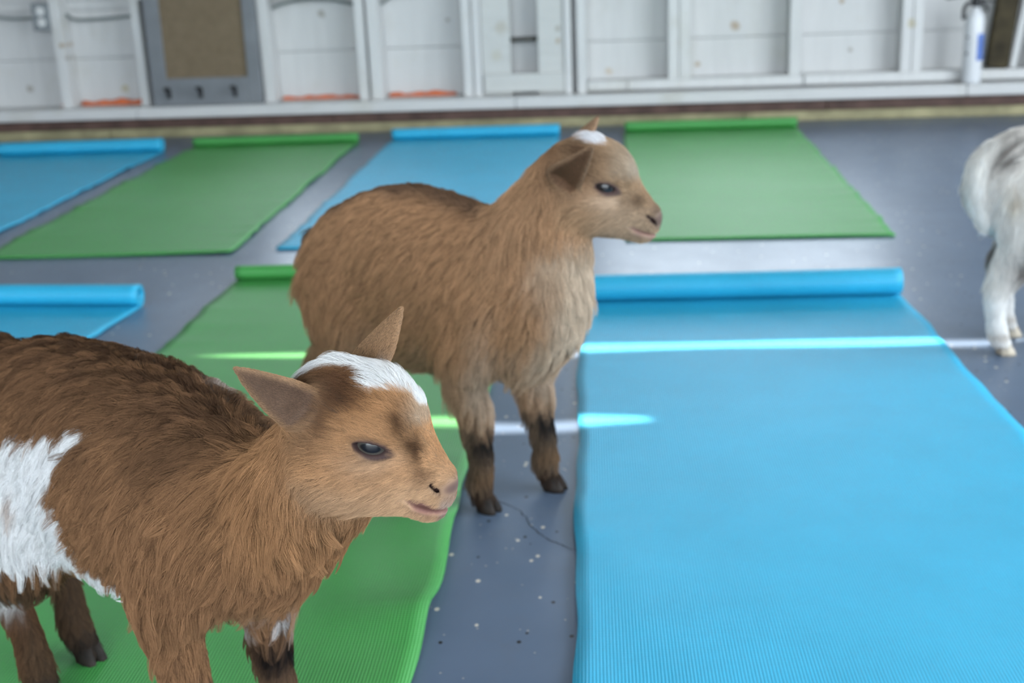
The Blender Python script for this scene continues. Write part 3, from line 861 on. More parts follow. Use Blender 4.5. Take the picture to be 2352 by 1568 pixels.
def make_goat(sp):
    """sp: origin, yaw, h (voxel), torso/neck/legs/tail stations, head pose, colours, fur numbers"""
    root = empty('goat', (*sp['origin'], 0), math.radians(sp['yaw']))
    tag(root, sp['label'], 'goat', 'goat kids on the mats')
    H = sp['head']; hs = H['scale']
    HR = rotz(math.radians(H['yaw'])) @ roty(math.radians(H.get('tilt', 0)))
    HC = np.array(H['pos'], float)
    muz = H.get('muzzle', 1.0); HY = rotz(math.radians(H['yaw']))
    def h2g(q):
        q = np.array(q, float)
        if q[0] > 0.015: q[0] = 0.015 + (q[0] - 0.015) * muz
        return HC + hs * (HR @ q)
    def e2g(q): return HC + hs * (HY @ np.asarray(q, float))      # frame of the crown and ears, not tilted
    F = Field(sp['lo'], sp['hi'], sp['h'])
    def E(g, c, r, k=0.012): F.add(g, Ellip(h2g(c), np.array(r) * hs, HR), k)
    def T(g, st, k=0.01, side=(0, 1, 0), n=5):
        st = [[*h2g(q[:3]), q[3] * hs, q[4] * hs] for q in st]
        F.add(g, Tube(st, HR @ np.array(side, float), n), k)
    # trunk and limbs
    F.add('torso', Tube(sp['torso']), 0.02)
    for nm in ('neck', 'breast'):
        if nm in sp: F.add('neck', Tube(sp[nm]), 0.022)
    for i, lg in enumerate(sp['legs']):
        F.add('leg%d' % i, Tube(lg, n=6), 0.022)
    F.add('tail', Tube(sp['tail'], n=5), 0.012)
    # head
    if H.get('build', True):
        E('head', (-0.022, 0, 0.010), (0.044, 0.033, 0.040), 0.03)
        E('head', (0.003, 0, 0.009), (0.030, 0.029, 0.031), 0.02)
        for s_ in (-1, 1):
            E('head', (-0.018, s_ * 0.011, -0.026), (0.034, 0.022, 0.030), 0.015)
            E('head', (0.002, s_ * 0.021, 0.011), (0.019, 0.011, 0.009), 0.012)
        T('head', [(0.005, 0, -0.018, 0.027, 0.030), (0.025, 0, -0.026, 0.022, 0.0265), (0.042, 0, -0.034, 0.0175, 0.0205), (0.053, 0, -0.036, 0.0150, 0.0165)], 0.012)
        T('head', [(0.012, 0, 0.008, 0.015, 0.020), (0.034, 0, -0.0085, 0.012, 0.0125), (0.052, 0, -0.0255, 0.0105, 0.0100)], 0.012)
        T('head', [(-0.03, 0, -0.034, 0.026, 0.024), (0.005, 0, -0.042, 0.021, 0.019), (0.030, 0, -0.049, 0.014, 0.0115), (0.047, 0, -0.053, 0.0105, 0.0075)], 0.012)
        E('head', (0.0545, 0, -0.030), (0.0095, 0.0125, 0.0110), 0.006)
        E('head', (0.0535, 0, -0.0410), (0.0105, 0.0130, 0.0062), 0.006)
        E('head', (0.0500, 0, -0.0535), (0.0120, 0.0105, 0.0072), 0.006)
        # mouth slit, lower lip, nostrils
        mo = H.get('mouth', 0.0022)
        ml = [(0.029, -0.0225, -0.0415), (0.040, -0.0165, -0.0452), (0.052, -0.0125, -0.0478), (0.0615, -0.006, -0.0492), (0.0645, 0, -0.0495)]
        ml = ml + [(x, -y, z) for x, y, z in ml[-2::-1]]
        rr = [0.0008, mo, mo, mo, mo, mo, mo, mo, 0.0008]
        slit_t = Tube([[*h2g(q), r * hs * 1.7, r * hs] for q, r in zip(ml, rr)], HR @ np.array([0.3, 1, 0.0]))
        F.cut(slit_t, 0.002)
        lip = Tube([[*h2g((x - 0.0015, y * 0.9, z - 0.0030)), 0.0017 * hs, 0.0017 * hs] for x, y, z in ml[1:-1]])
        F.add(None, lip, 0.003)
        nostr = []
        for s_ in (-1, 1):
            nt = Tube([[*h2g(q), 0.0028 * hs, 0.0018 * hs] for q in ((0.0500, s_ * 0.0138, -0.0275), (0.0545, s_ * 0.0130, -0.0305), (0.0590, s_ * 0.0108, -0.0350), (0.0620, s_ * 0.0070, -0.0385))]); nostr.append(nt); F.cut(nt, 0.0015)
        # eye sockets and lids
        lids = []
        for s_ in (-1, 1):
            F.cut(Ellip(h2g((0.0005, s_ * 0.0345, 0)), np.array((0.0142, 0.0085, 0.0060)) * hs, HR), 0.002)
            up_ = [(-0.0142, s_ * 0.0290, -0.0002), (-0.0078, s_ * 0.0338, 0.0042), (0.0005, s_ * 0.0352, 0.0052), (0.0092, s_ * 0.0330, 0.0030), (0.0172, s_ * 0.0272, -0.0036)]
            dn_ = [(-0.0142, s_ * 0.0290, -0.0002), (-0.0084, s_ * 0.0318, -0.0052), (0.0005, s_ * 0.0324, -0.0072), (0.0092, s_ * 0.0308, -0.0064), (0.0172, s_ * 0.0272, -0.0036)]
            for L_ in (up_, dn_):
                tb = Tube([[*h2g(q), 0.0017 * hs, 0.0015 * hs] for q in L_]); lids.append(tb); F.add(None, tb, 0.0025)
        # ears
        ears = []
        for nm, (e0, e1, e2, face, wd) in H['ears'].items():
            e0, e1, e2, face = (np.asarray(q, float) for q in (e0, e1, e2, face))
            ax = unit(e2 - e0); face = unit(face - ax * (face @ ax)); sd = np.cross(face, ax)
            cl = catmull([e0, e1, e2], 4); m = len(cl)
            w_ = wd * np.interp(np.linspace(0, 1, m), [0, 0.15, 0.4, 0.65, 0.85, 1], [0.95, 1.0, 0.86, 0.60, 0.36, 0.13])
            th = np.interp(np.linspace(0, 1, m), [0, 0.3, 1], [0.0085, 0.0056, 0.0022])
            outer = Tube([[*e2g(c), a * hs, b_ * hs] for c, a, b_ in zip(cl, w_, th)], HY @ sd, 2)
            F.add(nm, outer, 0.006)
            inner = Tube([[*e2g(c + face * (0.0042 + 0.35 * t_)), max(a * 0.80, 0.001) * hs, max(t_ * 0.92, 0.0008) * hs] for c, a, t_ in list(zip(cl, w_, th))[1:]], HY @ sd, 2)
            F.cut(inner, 0.002)
            ears.append((nm, e2g(e0), e2g(e2), HY @ face, inner))
    V, Q = F.mesh(2)
    # per vertex frame of reference
    N = np.zeros_like(V)
    fn = np.cross(V[Q[:, 2]] - V[Q[:, 0]], V[Q[:, 3]] - V[Q[:, 1]])
    for k in range(4):
        for a in range(3): N[:, a] += np.bincount(Q[:, k], fn[:, a], len(V))
    N = unit(N)
    def g2h(P):
        q = ((P - HC) @ HR) / hs
        q[:, 0] = np.where(q[:, 0] > 0.015, 0.015 + (q[:, 0] - 0.015) / muz, q[:, 0]); return q
    def gd(nm, P):
        if nm not in F.groups: return np.full(len(P), 1.0)
        return np.min([pr.d(P) for pr in F.groups[nm]], axis=0)
    names = list(F.groups)
    GD = np.stack([gd(nm, V) for nm in names], 1)
    Wt = np.exp(-(GD - GD.min(1, keepdims=True)) / 0.006); Wt /= Wt.sum(1, keepdims=True)
    wof = {nm: Wt[:, i] for i, nm in enumerate(names)}
    Hh = g2h(V)
    ctx = dict(V=V, N=N, Hh=Hh, Hu=((V - HC) @ HY) / hs, w=wof, names=names)
    head_w = wof.get('head', np.zeros(len(V)))
    bare = np.zeros(len(V))
    if H.get('build', True):
        ld = np.min([t.d(V) for t in lids], 0)
        ctx['lid'] = np.exp(-(np.maximum(ld, 0) / 0.0010) ** 2)
        ctx['lip'] = np.exp(-(np.maximum(np.minimum(lip.d(V), np.abs(slit_t.d(V))), 0) / 0.0015) ** 2)
        nd = np.sqrt(((Hh[:, 0] - 0.0595) / 0.0130) ** 2 + (Hh[:, 1] / 0.0150) ** 2 + ((Hh[:, 2] + 0.0310) / 0.0105) ** 2)
        ctx['nose'] = sstep(nd, 1.15, 0.85)
        ctx['nostril'] = sstep(np.min([t.d(V) for t in nostr], 0), 0.0012, -0.0002)
        inn = np.min([np.abs(e[4].d(V)) for e in ears], 0)
        ctx['inner'] = np.exp(-(inn / 0.0016) ** 2)
        bare = np.clip(ctx['lid'] * 1.3 + ctx['lip'] * 1.2 + ctx['nose'] * 1.5 + 2.0 * ctx['nostril'], 0, 1)
        eye_d = np.min([np.linalg.norm((Hh - np.array([0.0005, s_ * 0.031, 0])) / np.array([0.0150, 0.012, 0.0066]), axis=1) for s_ in (-1, 1)], 0)
        ctx['eye'] = sstep(eye_d, 1.0, 0.85)
        ctx['slit'] = sstep(slit_t.d(V), 0.0010, -0.0002)
        bare = np.maximum(bare, sstep(eye_d, 1.05, 0.92))
    hoofz = sstep(V[:, 2], 0.014, 0.008)
    bare = np.maximum(bare, hoofz)
    C = sp['color'](ctx)
    Ed = np.concatenate([Q[:, [0, 1]], Q[:, [1, 2]], Q[:, [2, 3]], Q[:, [3, 0]]])
    dg = np.bincount(Ed[:, 0], minlength=len(V)) + np.bincount(Ed[:, 1], minlength=len(V))
    Cn = np.stack([np.bincount(Ed[:, 0], C[Ed[:, 1], k], len(V)) + np.bincount(Ed[:, 1], C[Ed[:, 0], k], len(V)) for k in range(3)], 1) / np.maximum(dg, 1)[:, None]
    C = 0.5 * C + 0.5 * Cn
    L = sp['length'](ctx)
    # flow of the hair
    flow = np.zeros_like(V)
    for nm in names:
        if nm == 'head':
            f = unit(Hh - np.array([0.068, 0, -0.030])) + np.array([0, 0, -0.22]) * sstep(Hh[:, 2], 0.01, -0.02)[:, None]
            f = f @ HR.T
        elif nm.startswith('ear'):
            e = [e for e in ears if e[0] == nm][0]; f = np.tile(unit(e[2] - e[1]), (len(V), 1))
        elif nm == 'torso': f = np.tile(np.array(sp.get('flow', (-0.72, 0, -0.70))), (len(V), 1))
        elif nm == 'neck': f = np.tile(np.array(sp.get('neck_flow', (-0.30, 0, -1.0))), (len(V), 1))
        elif nm == 'tail': f = np.tile(unit(np.array(sp['tail'][-1][:3]) - np.array(sp['tail'][0][:3])), (len(V), 1))
        else: f = np.tile(np.array((-0.12, 0, -1.0)), (len(V), 1))
        flow += wof[nm][:, None] * unit(f)
    sw = np.stack([wnoise(V, sp.get('swirl', 9), 100 + a) for a in range(3)], 1)
    flow = unit(flow) + sp.get('stray', 0.17) * sw * (1 - 0.6 * head_w)[:, None]
    flow = unit(flow - N * (flow * N).sum(1, keepdims=True))
    # ---- body mesh
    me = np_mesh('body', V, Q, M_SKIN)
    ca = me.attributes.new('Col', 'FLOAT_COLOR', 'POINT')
    Cs = C * ((0.46 + 0.48 * sstep(C.mean(1), 0.30, 0.60)) * (1 - bare) + bare)[:, None]  # furred skin darkened, painted shade for the gaps between locks
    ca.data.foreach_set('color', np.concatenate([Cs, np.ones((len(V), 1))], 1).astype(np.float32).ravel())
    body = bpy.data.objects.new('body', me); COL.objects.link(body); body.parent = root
    # ---- eyes and hooves
    if H.get('build', True):
        for s_ in (-1, 1):
            bm = bmesh.new(); bmesh.ops.create_uvsphere(bm, u_segments=40, v_segments=28, radius=0.0138 * hs)
            e = obj('eye', bm, sp['eye'], body, True)
            Mx = Matrix([list(map(float, r)) for r in HR @ rotz(0 if s_ < 0 else math.pi)]).to_4x4(); Mx.translation = Vector(h2g((0.0005, s_ * 0.0192, -0.0005)))
            e.matrix_local = Mx
    for i, lg in enumerate(sp['legs']):
        o = bpy.data.objects.new('hoof', sp['hoof']); COL.objects.link(o); o.parent = body
        q = lg[-1]; o.location = (q[0] + 0.002, q[1], sp.get('grounds', [sp.get('ground', 0.0)] * 4)[i]); o.rotation_euler = (0, 0, math.radians(sp.get('toe', (0, 0, 0, 0))[i]))
        o.scale = (0.94, 0.90, 0.85)
    # ---- fur
    rg = np.random.default_rng(sp['seed'])
    tri = np.concatenate([Q[:, [0, 1, 2]], Q[:, [0, 2, 3]]])
    area = 0.5 * np.linalg.norm(np.cross(V[tri[:, 1]] - V[tri[:, 0]], V[tri[:, 2]] - V[tri[:, 0]]), axis=1)
    dens = sp['density'] * np.clip(0.016 / L, 0.8, 3.2) * (1 - bare)
    wt = area * dens[tri].mean(1) * 1e6
    n = int(wt.sum())
    ti = np.searchsorted(np.cumsum(wt) / wt.sum(), rg.random(n))
    ti = np.minimum(ti, len(tri) - 1)
    r1, r2_ = rg.random(n), rg.random(n); sq = np.sqrt(r1)
    bc = np.stack([1 - sq, sq * (1 - r2_), sq * r2_], 1)
    tv = tri[ti]
    def ip(A): return (A[tv] * bc[:, :, None]).sum(1) if A.ndim == 2 else (A[tv] * bc).sum(1)
    R0 = ip(V); n0 = unit(ip(N)); t0 = unit(ip(flow)); Lh = ip(L) * rg.uniform(0.65, 1.15, n); Ch = ip(C)
    hw = ip(head_w)
    ew = ip(np.sum([q for nm, q in wof.items() if nm.startswith('ear')] or [np.zeros(len(V))], 0))
    t0 = unit(t0 + 0.22 * rg.normal(size=(n, 3))); t0 = unit(t0 - n0 * (t0 * n0).sum(1, keepdims=True))
    lum0 = Ch.mean(1)
    und_shade = rg.random(n) < sp.get('under', 0.36) * (1 - 0.7 * hw) * (1 - ew)          # shorter undercoat, darkened to paint in the shade between locks
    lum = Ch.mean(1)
    Ch = Ch * np.where(und_shade, 0.54 + 0.42 * sstep(lum, 0.30, 0.60), 1.0)[:, None]
    Lh = Lh * np.where(und_shade, 0.60, 1.0)
    lift = sp.get('lift', 0.42) * rg.uniform(0.5, 1.5, n) * (1 + 0.35 * wnoise(R0, 35, 5)) * (1 - 0.45 * hw) * (1 - 0.6 * ew) * (1 + 1.6 * hw * sstep(lum0, 0.6, 0.8))
    m = 5
    s_ = np.linspace(0, 1, m)
    P = R0[:, None, :] + Lh[:, None, None] * (t0[:, None, :] * (s_ * (0.86 + 0.14 * s_))[None, :, None] + n0[:, None, :] * (lift[:, None] * (s_ - 0.62 * s_ ** 2)[None, :])[:, :, None])
    P[:, :, 2] -= (Lh * 0.16)[:, None] * (s_ ** 2)[None, :]
    # locks: hairs lean towards the nearest guide hair
    ng = max(50, int(n / sp.get('lock', 26)))
    gi = rg.choice(n, ng, replace=False)
    kd = KDTree(ng)
    for j, q in enumerate(R0[gi]): kd.insert(q, j)
    kd.balance()
    near = np.fromiter((kd.find(q)[1] for q in R0.tolist()), np.int64, n)
    cl = (sp.get('clump', 0.62) * (1 - 0.55 * hw) * (1 - 0.9 * ew) * (1 - 0.9 * und_shade))[:, None] * (s_ ** 0.9)[None, :]
    G = P[gi][near]
    spread = (P[:, :1, :] - G[:, :1, :])
    P = P + cl[:, :, None] * (G + 0.25 * spread - P)
    gb = rg.normal(size=ng)
    br = np.exp(sp.get('vary', 0.07) * gb[near] * (1 - 0.3 * hw) * (1 - 0.8 * ew) + 0.17 * rg.normal(size=n))
    Ch = np.clip(Ch * br[:, None], 0, 0.95)
    zfl = 0.0015 + sp.get('ground', 0.0)
    P[:, :, 2] = np.maximum(P[:, :, 2], zfl)
    hc = bpy.data.hair_curves.new('fur')
    hc.add_curves([m] * n)
    hc.attributes['position'].data.foreach_set('vector', P.astype(np.float32).ravel())
    ra = hc.attributes.get('radius') or hc.attributes.new('radius', 'FLOAT', 'POINT')
    rad = sp['hair_r'] * np.array([1.0, 0.95, 0.8, 0.55, 0.2])
    sc_ = np.clip((Lh / 0.016), 0.55, 1.25)
    ra.data.foreach_set('value', (sc_[:, None] * rad[None, :]).astype(np.float32).ravel())
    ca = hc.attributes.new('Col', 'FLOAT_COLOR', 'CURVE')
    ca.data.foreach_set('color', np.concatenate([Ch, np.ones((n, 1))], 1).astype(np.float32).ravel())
    hc.materials.append(M_FUR)
    fo = bpy.data.objects.new('fur', hc); COL.objects.link(fo); fo.parent = body
    fo['kind'] = 'stuff'
    return root
# ------------------------------------------------------------------ the three goat kids
def mixc(C, m, c):
    m = np.clip(m, 0, 1)[:, None]; return C * (1 - m) + np.asarray(c, float) * m

def lengths(body, chest, leg, tail):
    def f(x):
        w, V, Hh = x['w'], x['V'], x['Hh']
        L = np.zeros(len(V))
        for nm, q in w.items():
            if nm == 'torso': l = body * (1 - 0.25 * sstep(V[:, 2], 0.33, 0.37))
            elif nm == 'neck': l = chest
            elif nm == 'head':
                l = 0.0042 + 0.0042 * sstep(Hh[:, 0], 0.045, 0.0) + 0.006 * sstep(Hh[:, 0], -0.012, -0.045) + 0.0062 * sstep(Hh[:, 2], 0.026, 0.042) * sstep(Hh[:, 0], -0.05, -0.01)
            elif nm.startswith('ear'): l = 0.0028
            elif nm == 'tail': l = tail
            else: l = leg * (0.55 + 0.62 * sstep(V[:, 2], 0.09, 0.17) - 0.08 * sstep(V[:, 2], 0.06, 0.02))
            L += q * l
        if 'inner' in x: L *= 1 - 0.45 * x['inner']
        return np.maximum(L, 0.0025)
    return f

def face_bare(C, x, lid, lip, nose, inner):
    C = mixc(C, x['inner'] * 0.85, inner)
    C = mixc(C, x['nose'], nose)
    C = mixc(C, x['lip'] * 0.9 * sstep(x['Hh'][:, 0], 0.028, 0.046), lip)
    C = mixc(C, x['nostril'], (0.025, 0.012, 0.012))
    C = mixc(C, x['slit'] * 0.85, (0.16, 0.075, 0.065))
    C = mixc(C, x['eye'], (0.045, 0.028, 0.026))
    return mixc(C, x['lid'] * 1.2, lid)

def legsum(x):
    return np.sum([q for nm, q in x['w'].items() if nm.startswith('leg')], 0)

PATCH = [(-0.208, 0.299), (-0.102, 0.325), (-0.131, 0.291), (-0.143, 0.266), (-0.136, 0.245), (-0.135, 0.215), (-0.121, 0.200), (-0.072, 0.199), (-0.060, 0.182),
         (-0.060, 0.10), (-0.12, 0.10), (-0.140, 0.165), (-0.147, 0.193), (-0.183, 0.191), (-0.217, 0.192), (-0.247, 0.195), (-0.277, 0.206), (-0.239, 0.257), (-0.247, 0.275)]
BLAZE_X = [-0.065, -0.052, -0.0335, -0.012, -0.0026, -0.001, 0.001, 0.004, 0.0097, 0.028, 0.033, 0.042]
BLAZE_Q = [0.058, 0.041, 0.0435, 0.0440, 0.0385, 0.029, 0.0245, 0.0287, 0.0272, 0.0257, 0.0166, 0.014]

def color_a(x):
    """russet kid with a white flank patch and white crown"""
    V, Hh, w, N = x['V'], x['Hh'], x['w'], x['N']
    X, Y, Z = V.T; hx, hy, hz = x['Hu'].T; mx, my, mz = Hh.T
    n1 = wnoise(V, 16, 1); n2 = wnoise(V, 45, 2); n3 = wnoise(V * np.array([1, 1, 2.2]), 30, 3)
    C = np.tile(np.array((0.315, 0.165, 0.082)), (len(V), 1))
    C = mixc(C, 0.72 * sstep(Z + 0.014 * n1, 0.262, 0.345), (0.150, 0.080, 0.042))
    C = mixc(C, 0.9 * sstep(np.abs(Y) + 0.008 * n1, 0.055, 0.010) * sstep(Z, 0.30, 0.335) * sstep(X, 0.055, 0.02) * sstep(n2, -0.9, 0.5), (0.075, 0.040, 0.023))
    C = mixc(C, 0.45 * np.exp(-((X + 0.02) / 0.045) ** 2 - ((Z - 0.325) / 0.022) ** 2) * sstep(n1, -1, 0.6), (0.10, 0.055, 0.03))
    C = mixc(C, 0.35 * sstep(Z, 0.22, 0.17) * (w['torso'] + w['neck']), (0.40, 0.25, 0.15))
    C = mixc(C, w['neck'] * 0.8 * sstep(Z, 0.20, 0.27), (0.43, 0.225, 0.105))
    # legs
    lg = legsum(x)
    C = mixc(C, lg * sstep(Z + 0.012 * n2, 0.150, 0.105), (0.115, 0.066, 0.040))
    hind = w['leg2'] + w['leg3']
    C = mixc(C, hind * sstep(Z + 0.01 * n2, 0.205, 0.165), (0.10, 0.060, 0.036))
    C = mixc(C, w['leg2'] * sstep(X, -0.27, -0.30) * sstep(Z, 0.16, 0.10) * 0.6, (0.19, 0.085, 0.04))
    fr = w['leg0'] + w['leg1']
    C = mixc(C, fr * sstep(Z, 0.115, 0.10) * 0.6, (0.21, 0.125, 0.075))
    C = mixc(C, fr * np.exp(-((Z - 0.106) / 0.017) ** 2) * sstep(N[:, 0], -0.2, 0.5), (0.012, 0.010, 0.010))
    C = mixc(C, w['leg1'] * np.exp(-((Z - 0.142) / 0.012) ** 2) * sstep(n2, -0.3, 0.6), (0.50, 0.47, 0.46))
    C = mixc(C, w['leg2'] * np.exp(-((Z - 0.117) / 0.011) ** 2) * sstep(N[:, 1], 0.1, -0.4), (0.72, 0.72, 0.72))
    C = mixc(C, lg * sstep(Z, 0.045, 0.025), (0.045, 0.033, 0.026))
    # white patch with a ragged rim and a brown fleck
    jx, jz = X + 0.0035 * n2 + 0.002 * n3, Z + 0.0035 * n3
    wp = (inpoly(jx, jz, PATCH) & (Y < 0.02)).astype(float) * (1 - lg * (Z < 0.19))
    wp = np.maximum(wp, sstep(Z + 0.004 * n2, 0.176, 0.168) * sstep(X, -0.19, -0.16) * sstep(X, -0.045, -0.065) * w['torso'])
    C = mixc(C, wp, (0.92, 0.91, 0.895))
    C = mixc(C, 0.8 * np.exp(-((X + 0.208) / 0.008) ** 2 - ((Z - 0.245) / 0.009) ** 2) * (Y < 0), (0.36, 0.22, 0.14))
    C = mixc(C, 0.8 * np.exp(-((X + 0.058) / 0.010) ** 2 - ((Y - 0.040) / 0.012) ** 2) * (Z > 0.32), (0.62, 0.55, 0.50))
    # head
    hd = w['head']
    f = np.tile(np.array((0.56, 0.305, 0.150)), (len(V), 1))
    f = mixc(f, 0.55 * sstep(hz, -0.012, -0.045), (0.66, 0.45, 0.285))
    f = mixc(f, 0.55 * np.exp(-((hx - 0.002) / 0.022) ** 2 - ((hz + 0.012) / 0.010) ** 2), (0.68, 0.46, 0.30))
    f = mixc(f, 0.55 * sstep(hz, 0.008, 0.03) * sstep(hx, 0.03, 0.0), (0.34, 0.16, 0.062))
    f = mixc(f, 0.75 * sstep(hx, 0.020, 0.034) * sstep(hz + 0.35 * hx, 0.016, 0.026), (0.52, 0.40, 0.29))
    f = mixc(f, 0.9 * np.exp(-((hx - 0.023 - 0.35 * (0.012 - hz)) / 0.0060) ** 2) * sstep(hz, -0.026, -0.012) * sstep(hz, 0.034, 0.024) * sstep(n2, -1.3, 0.2), (0.055, 0.024, 0.011))
    f = mixc(f, 0.75 * np.exp(-((mx - 0.043) / 0.011) ** 2 - ((mz + 0.018) / 0.009) ** 2) * sstep(n2, -0.9, 0.4), (0.15, 0.078, 0.042))
    f = mixc(f, 0.95 * np.exp(-(((hx + 0.028) / 0.030) ** 2) ** 2 - (((hz - 0.042 - 0.12 * hx) / 0.015) ** 2) ** 2) * sstep(n2, -2.4, -0.6), (0.040, 0.014, 0.007))
    f = mixc(f, np.exp(-(((hx + 0.040) / 0.017) ** 2) ** 2 - ((hz - 0.022) / 0.019) ** 2), (0.045, 0.015, 0.008))
    q = 0.92 * hz - 0.39 * np.abs(hy)
    f = mixc(f, sstep(q + 0.0012 * n2, np.interp(hx, BLAZE_X, BLAZE_Q) - 0.0012, np.interp(hx, BLAZE_X, BLAZE_Q) + 0.0012) * (hx < 0.040), (0.91, 0.91, 0.90))
    f = mixc(f, 0.9 * sstep(mx, 0.058, 0.063) * sstep(mz, -0.034, -0.040), (0.45, 0.33, 0.27))
    C = C * (1 - hd[:, None]) + f * hd[:, None]
    er = w.get('ear_near', 0) + w.get('ear_far', 0)
    C = mixc(C, er, (0.42, 0.25, 0.14))
    return face_bare(C, x, (0.060, 0.036, 0.033), (0.26, 0.120, 0.100), (0.105, 0.062, 0.056), (0.17, 0.105, 0.075))

def color_b(x):
    """tan kid with pale chest"""
    V, Hh, w, N = x['V'], x['Hh'], x['w'], x['N']
    X, Y, Z = V.T; hx, hy, hz = Hh.T
    n1 = wnoise(V, 16, 21); n2 = wnoise(V, 45, 22)
    C = np.tile(np.array((0.50, 0.278, 0.148)), (len(V), 1))
    C = mixc(C, 0.5 * sstep(Z + 0.015 * n1, 0.25, 0.17), (0.36, 0.25, 0.165))
    C = mixc(C, 0.75 * sstep(np.abs(Y) + 0.006 * n1, 0.034, 0.012) * sstep(Z, 0.33, 0.36) * sstep(X, 0.02, -0.02), (0.10, 0.063, 0.045))
    C = mixc(C, 0.65 * sstep(X, -0.262, -0.295) * sstep(Z, 0.29, 0.22), (0.10, 0.075, 0.05))
    C = mixc(C, w['neck'] * 0.5, (0.53, 0.32, 0.185))
    fr = sstep(N[:, 0] * 0.8 - N[:, 1] * 0.25 + 0.35 * (X - 0.07) / 0.06 + 0.12 * n1, 0.45, 1.05) * sstep(Z, 0.36, 0.33) * sstep(X, 0.04, 0.08) * (1 - w['head'])
    C = mixc(C, 0.85 * fr, (0.62, 0.50, 0.38))
    C = mixc(C, 0.5 * sstep(X, 0.02, 0.09) * sstep(Z + 0.01 * n1, 0.24, 0.18), (0.42, 0.33, 0.25))
    lg = legsum(x)
    f2 = w['leg0'] + w['leg1']
    C = mixc(C, f2 * 0.45 * sstep(N[:, 0], 0.1, 0.8) * sstep(Z, 0.12, 0.15), (0.50, 0.42, 0.34))
    C = mixc(C, lg * sstep(Z + 0.010 * n2, 0.128, 0.102), (0.135, 0.092, 0.062))
    C = mixc(C, f2 * np.exp(-((Z - 0.093) / 0.020) ** 2) * sstep(N[:, 0] + 0.25 * n2, 0.1, 0.6), (0.018, 0.016, 0.015))
    C = mixc(C, f2 * 0.55 * np.exp(-((Z - 0.050) / 0.014) ** 2) * sstep(N[:, 0], -0.4, 0.4), (0.22, 0.125, 0.062))
    C = mixc(C, lg * sstep(Z + 0.006 * n2, 0.036, 0.022), (0.042, 0.026, 0.018))
    C = mixc(C, w['tail'], (0.07, 0.055, 0.05))
    hd = w['head']
    f = np.tile(np.array((0.46, 0.295, 0.175)), (len(V), 1))
    f = mixc(f, 0.5 * sstep(hx, -0.02, 0.02) * sstep(hz, -0.01, -0.03), (0.47, 0.35, 0.25))
    f = mixc(f, 0.85 * np.exp(-((hx - 0.004) / 0.022) ** 2 - ((hz + 0.015) / 0.010) ** 2), (0.72, 0.53, 0.38))
    f = mixc(f, 0.7 * sstep(hx, -0.01, 0.012) * sstep(hz, 0.006, 0.018), (0.40, 0.31, 0.225))
    f = mixc(f, 0.5 * sstep(hx, 0.014, 0.03) * sstep(hz + 0.3 * hx, 0.012, 0.03), (0.58, 0.50, 0.40))
    f = mixc(f, 0.85 * np.exp(-((hx - 0.038) / 0.010) ** 2 - ((hz + 0.012) / 0.008) ** 2), (0.12, 0.072, 0.042))
    f = mixc(f, 0.55 * np.exp(-((hx - 0.024) / 0.005) ** 2 - ((hz + 0.012) / 0.009) ** 2), (0.19, 0.12, 0.07))
    f = mixc(f, 0.75 * np.exp(-((hx + 0.034) / 0.020) ** 2 - ((hz - 0.034) / 0.013) ** 2), (0.07, 0.030, 0.016))
    f = mixc(f, 0.65 * sstep(hx, -0.045, -0.06), (0.20, 0.092, 0.045))
    f = mixc(f, 0.6 * np.exp(-((hx + 0.014) / 0.008) ** 2 - ((hz - 0.008) / 0.010) ** 2), (0.13, 0.085, 0.05))
    f = mixc(f, sstep(hz, 0.0420, 0.0450) * sstep(hx, -0.034, -0.029) * sstep(hx, -0.003, -0.008), (0.84, 0.83, 0.86))
    f = mixc(f, 0.6 * np.exp(-((hx - 0.012) / 0.013) ** 2 - ((hz + 0.060) / 0.006) ** 2), (0.13, 0.10, 0.07))
    f = mixc(f, 0.7 * sstep(hx, 0.050, 0.058) * sstep(hz, -0.038, -0.030), (0.23, 0.155, 0.11))
    C = C * (1 - hd[:, None]) + f * hd[:, None]
    er = w.get('ear_near', 0) + w.get('ear_far', 0)
    C = mixc(C, er, (0.42, 0.26, 0.16))
    return face_bare(C, x, (0.075, 0.045, 0.04), (0.28, 0.165, 0.13), (0.12, 0.078, 0.062), (0.16, 0.080, 0.045))

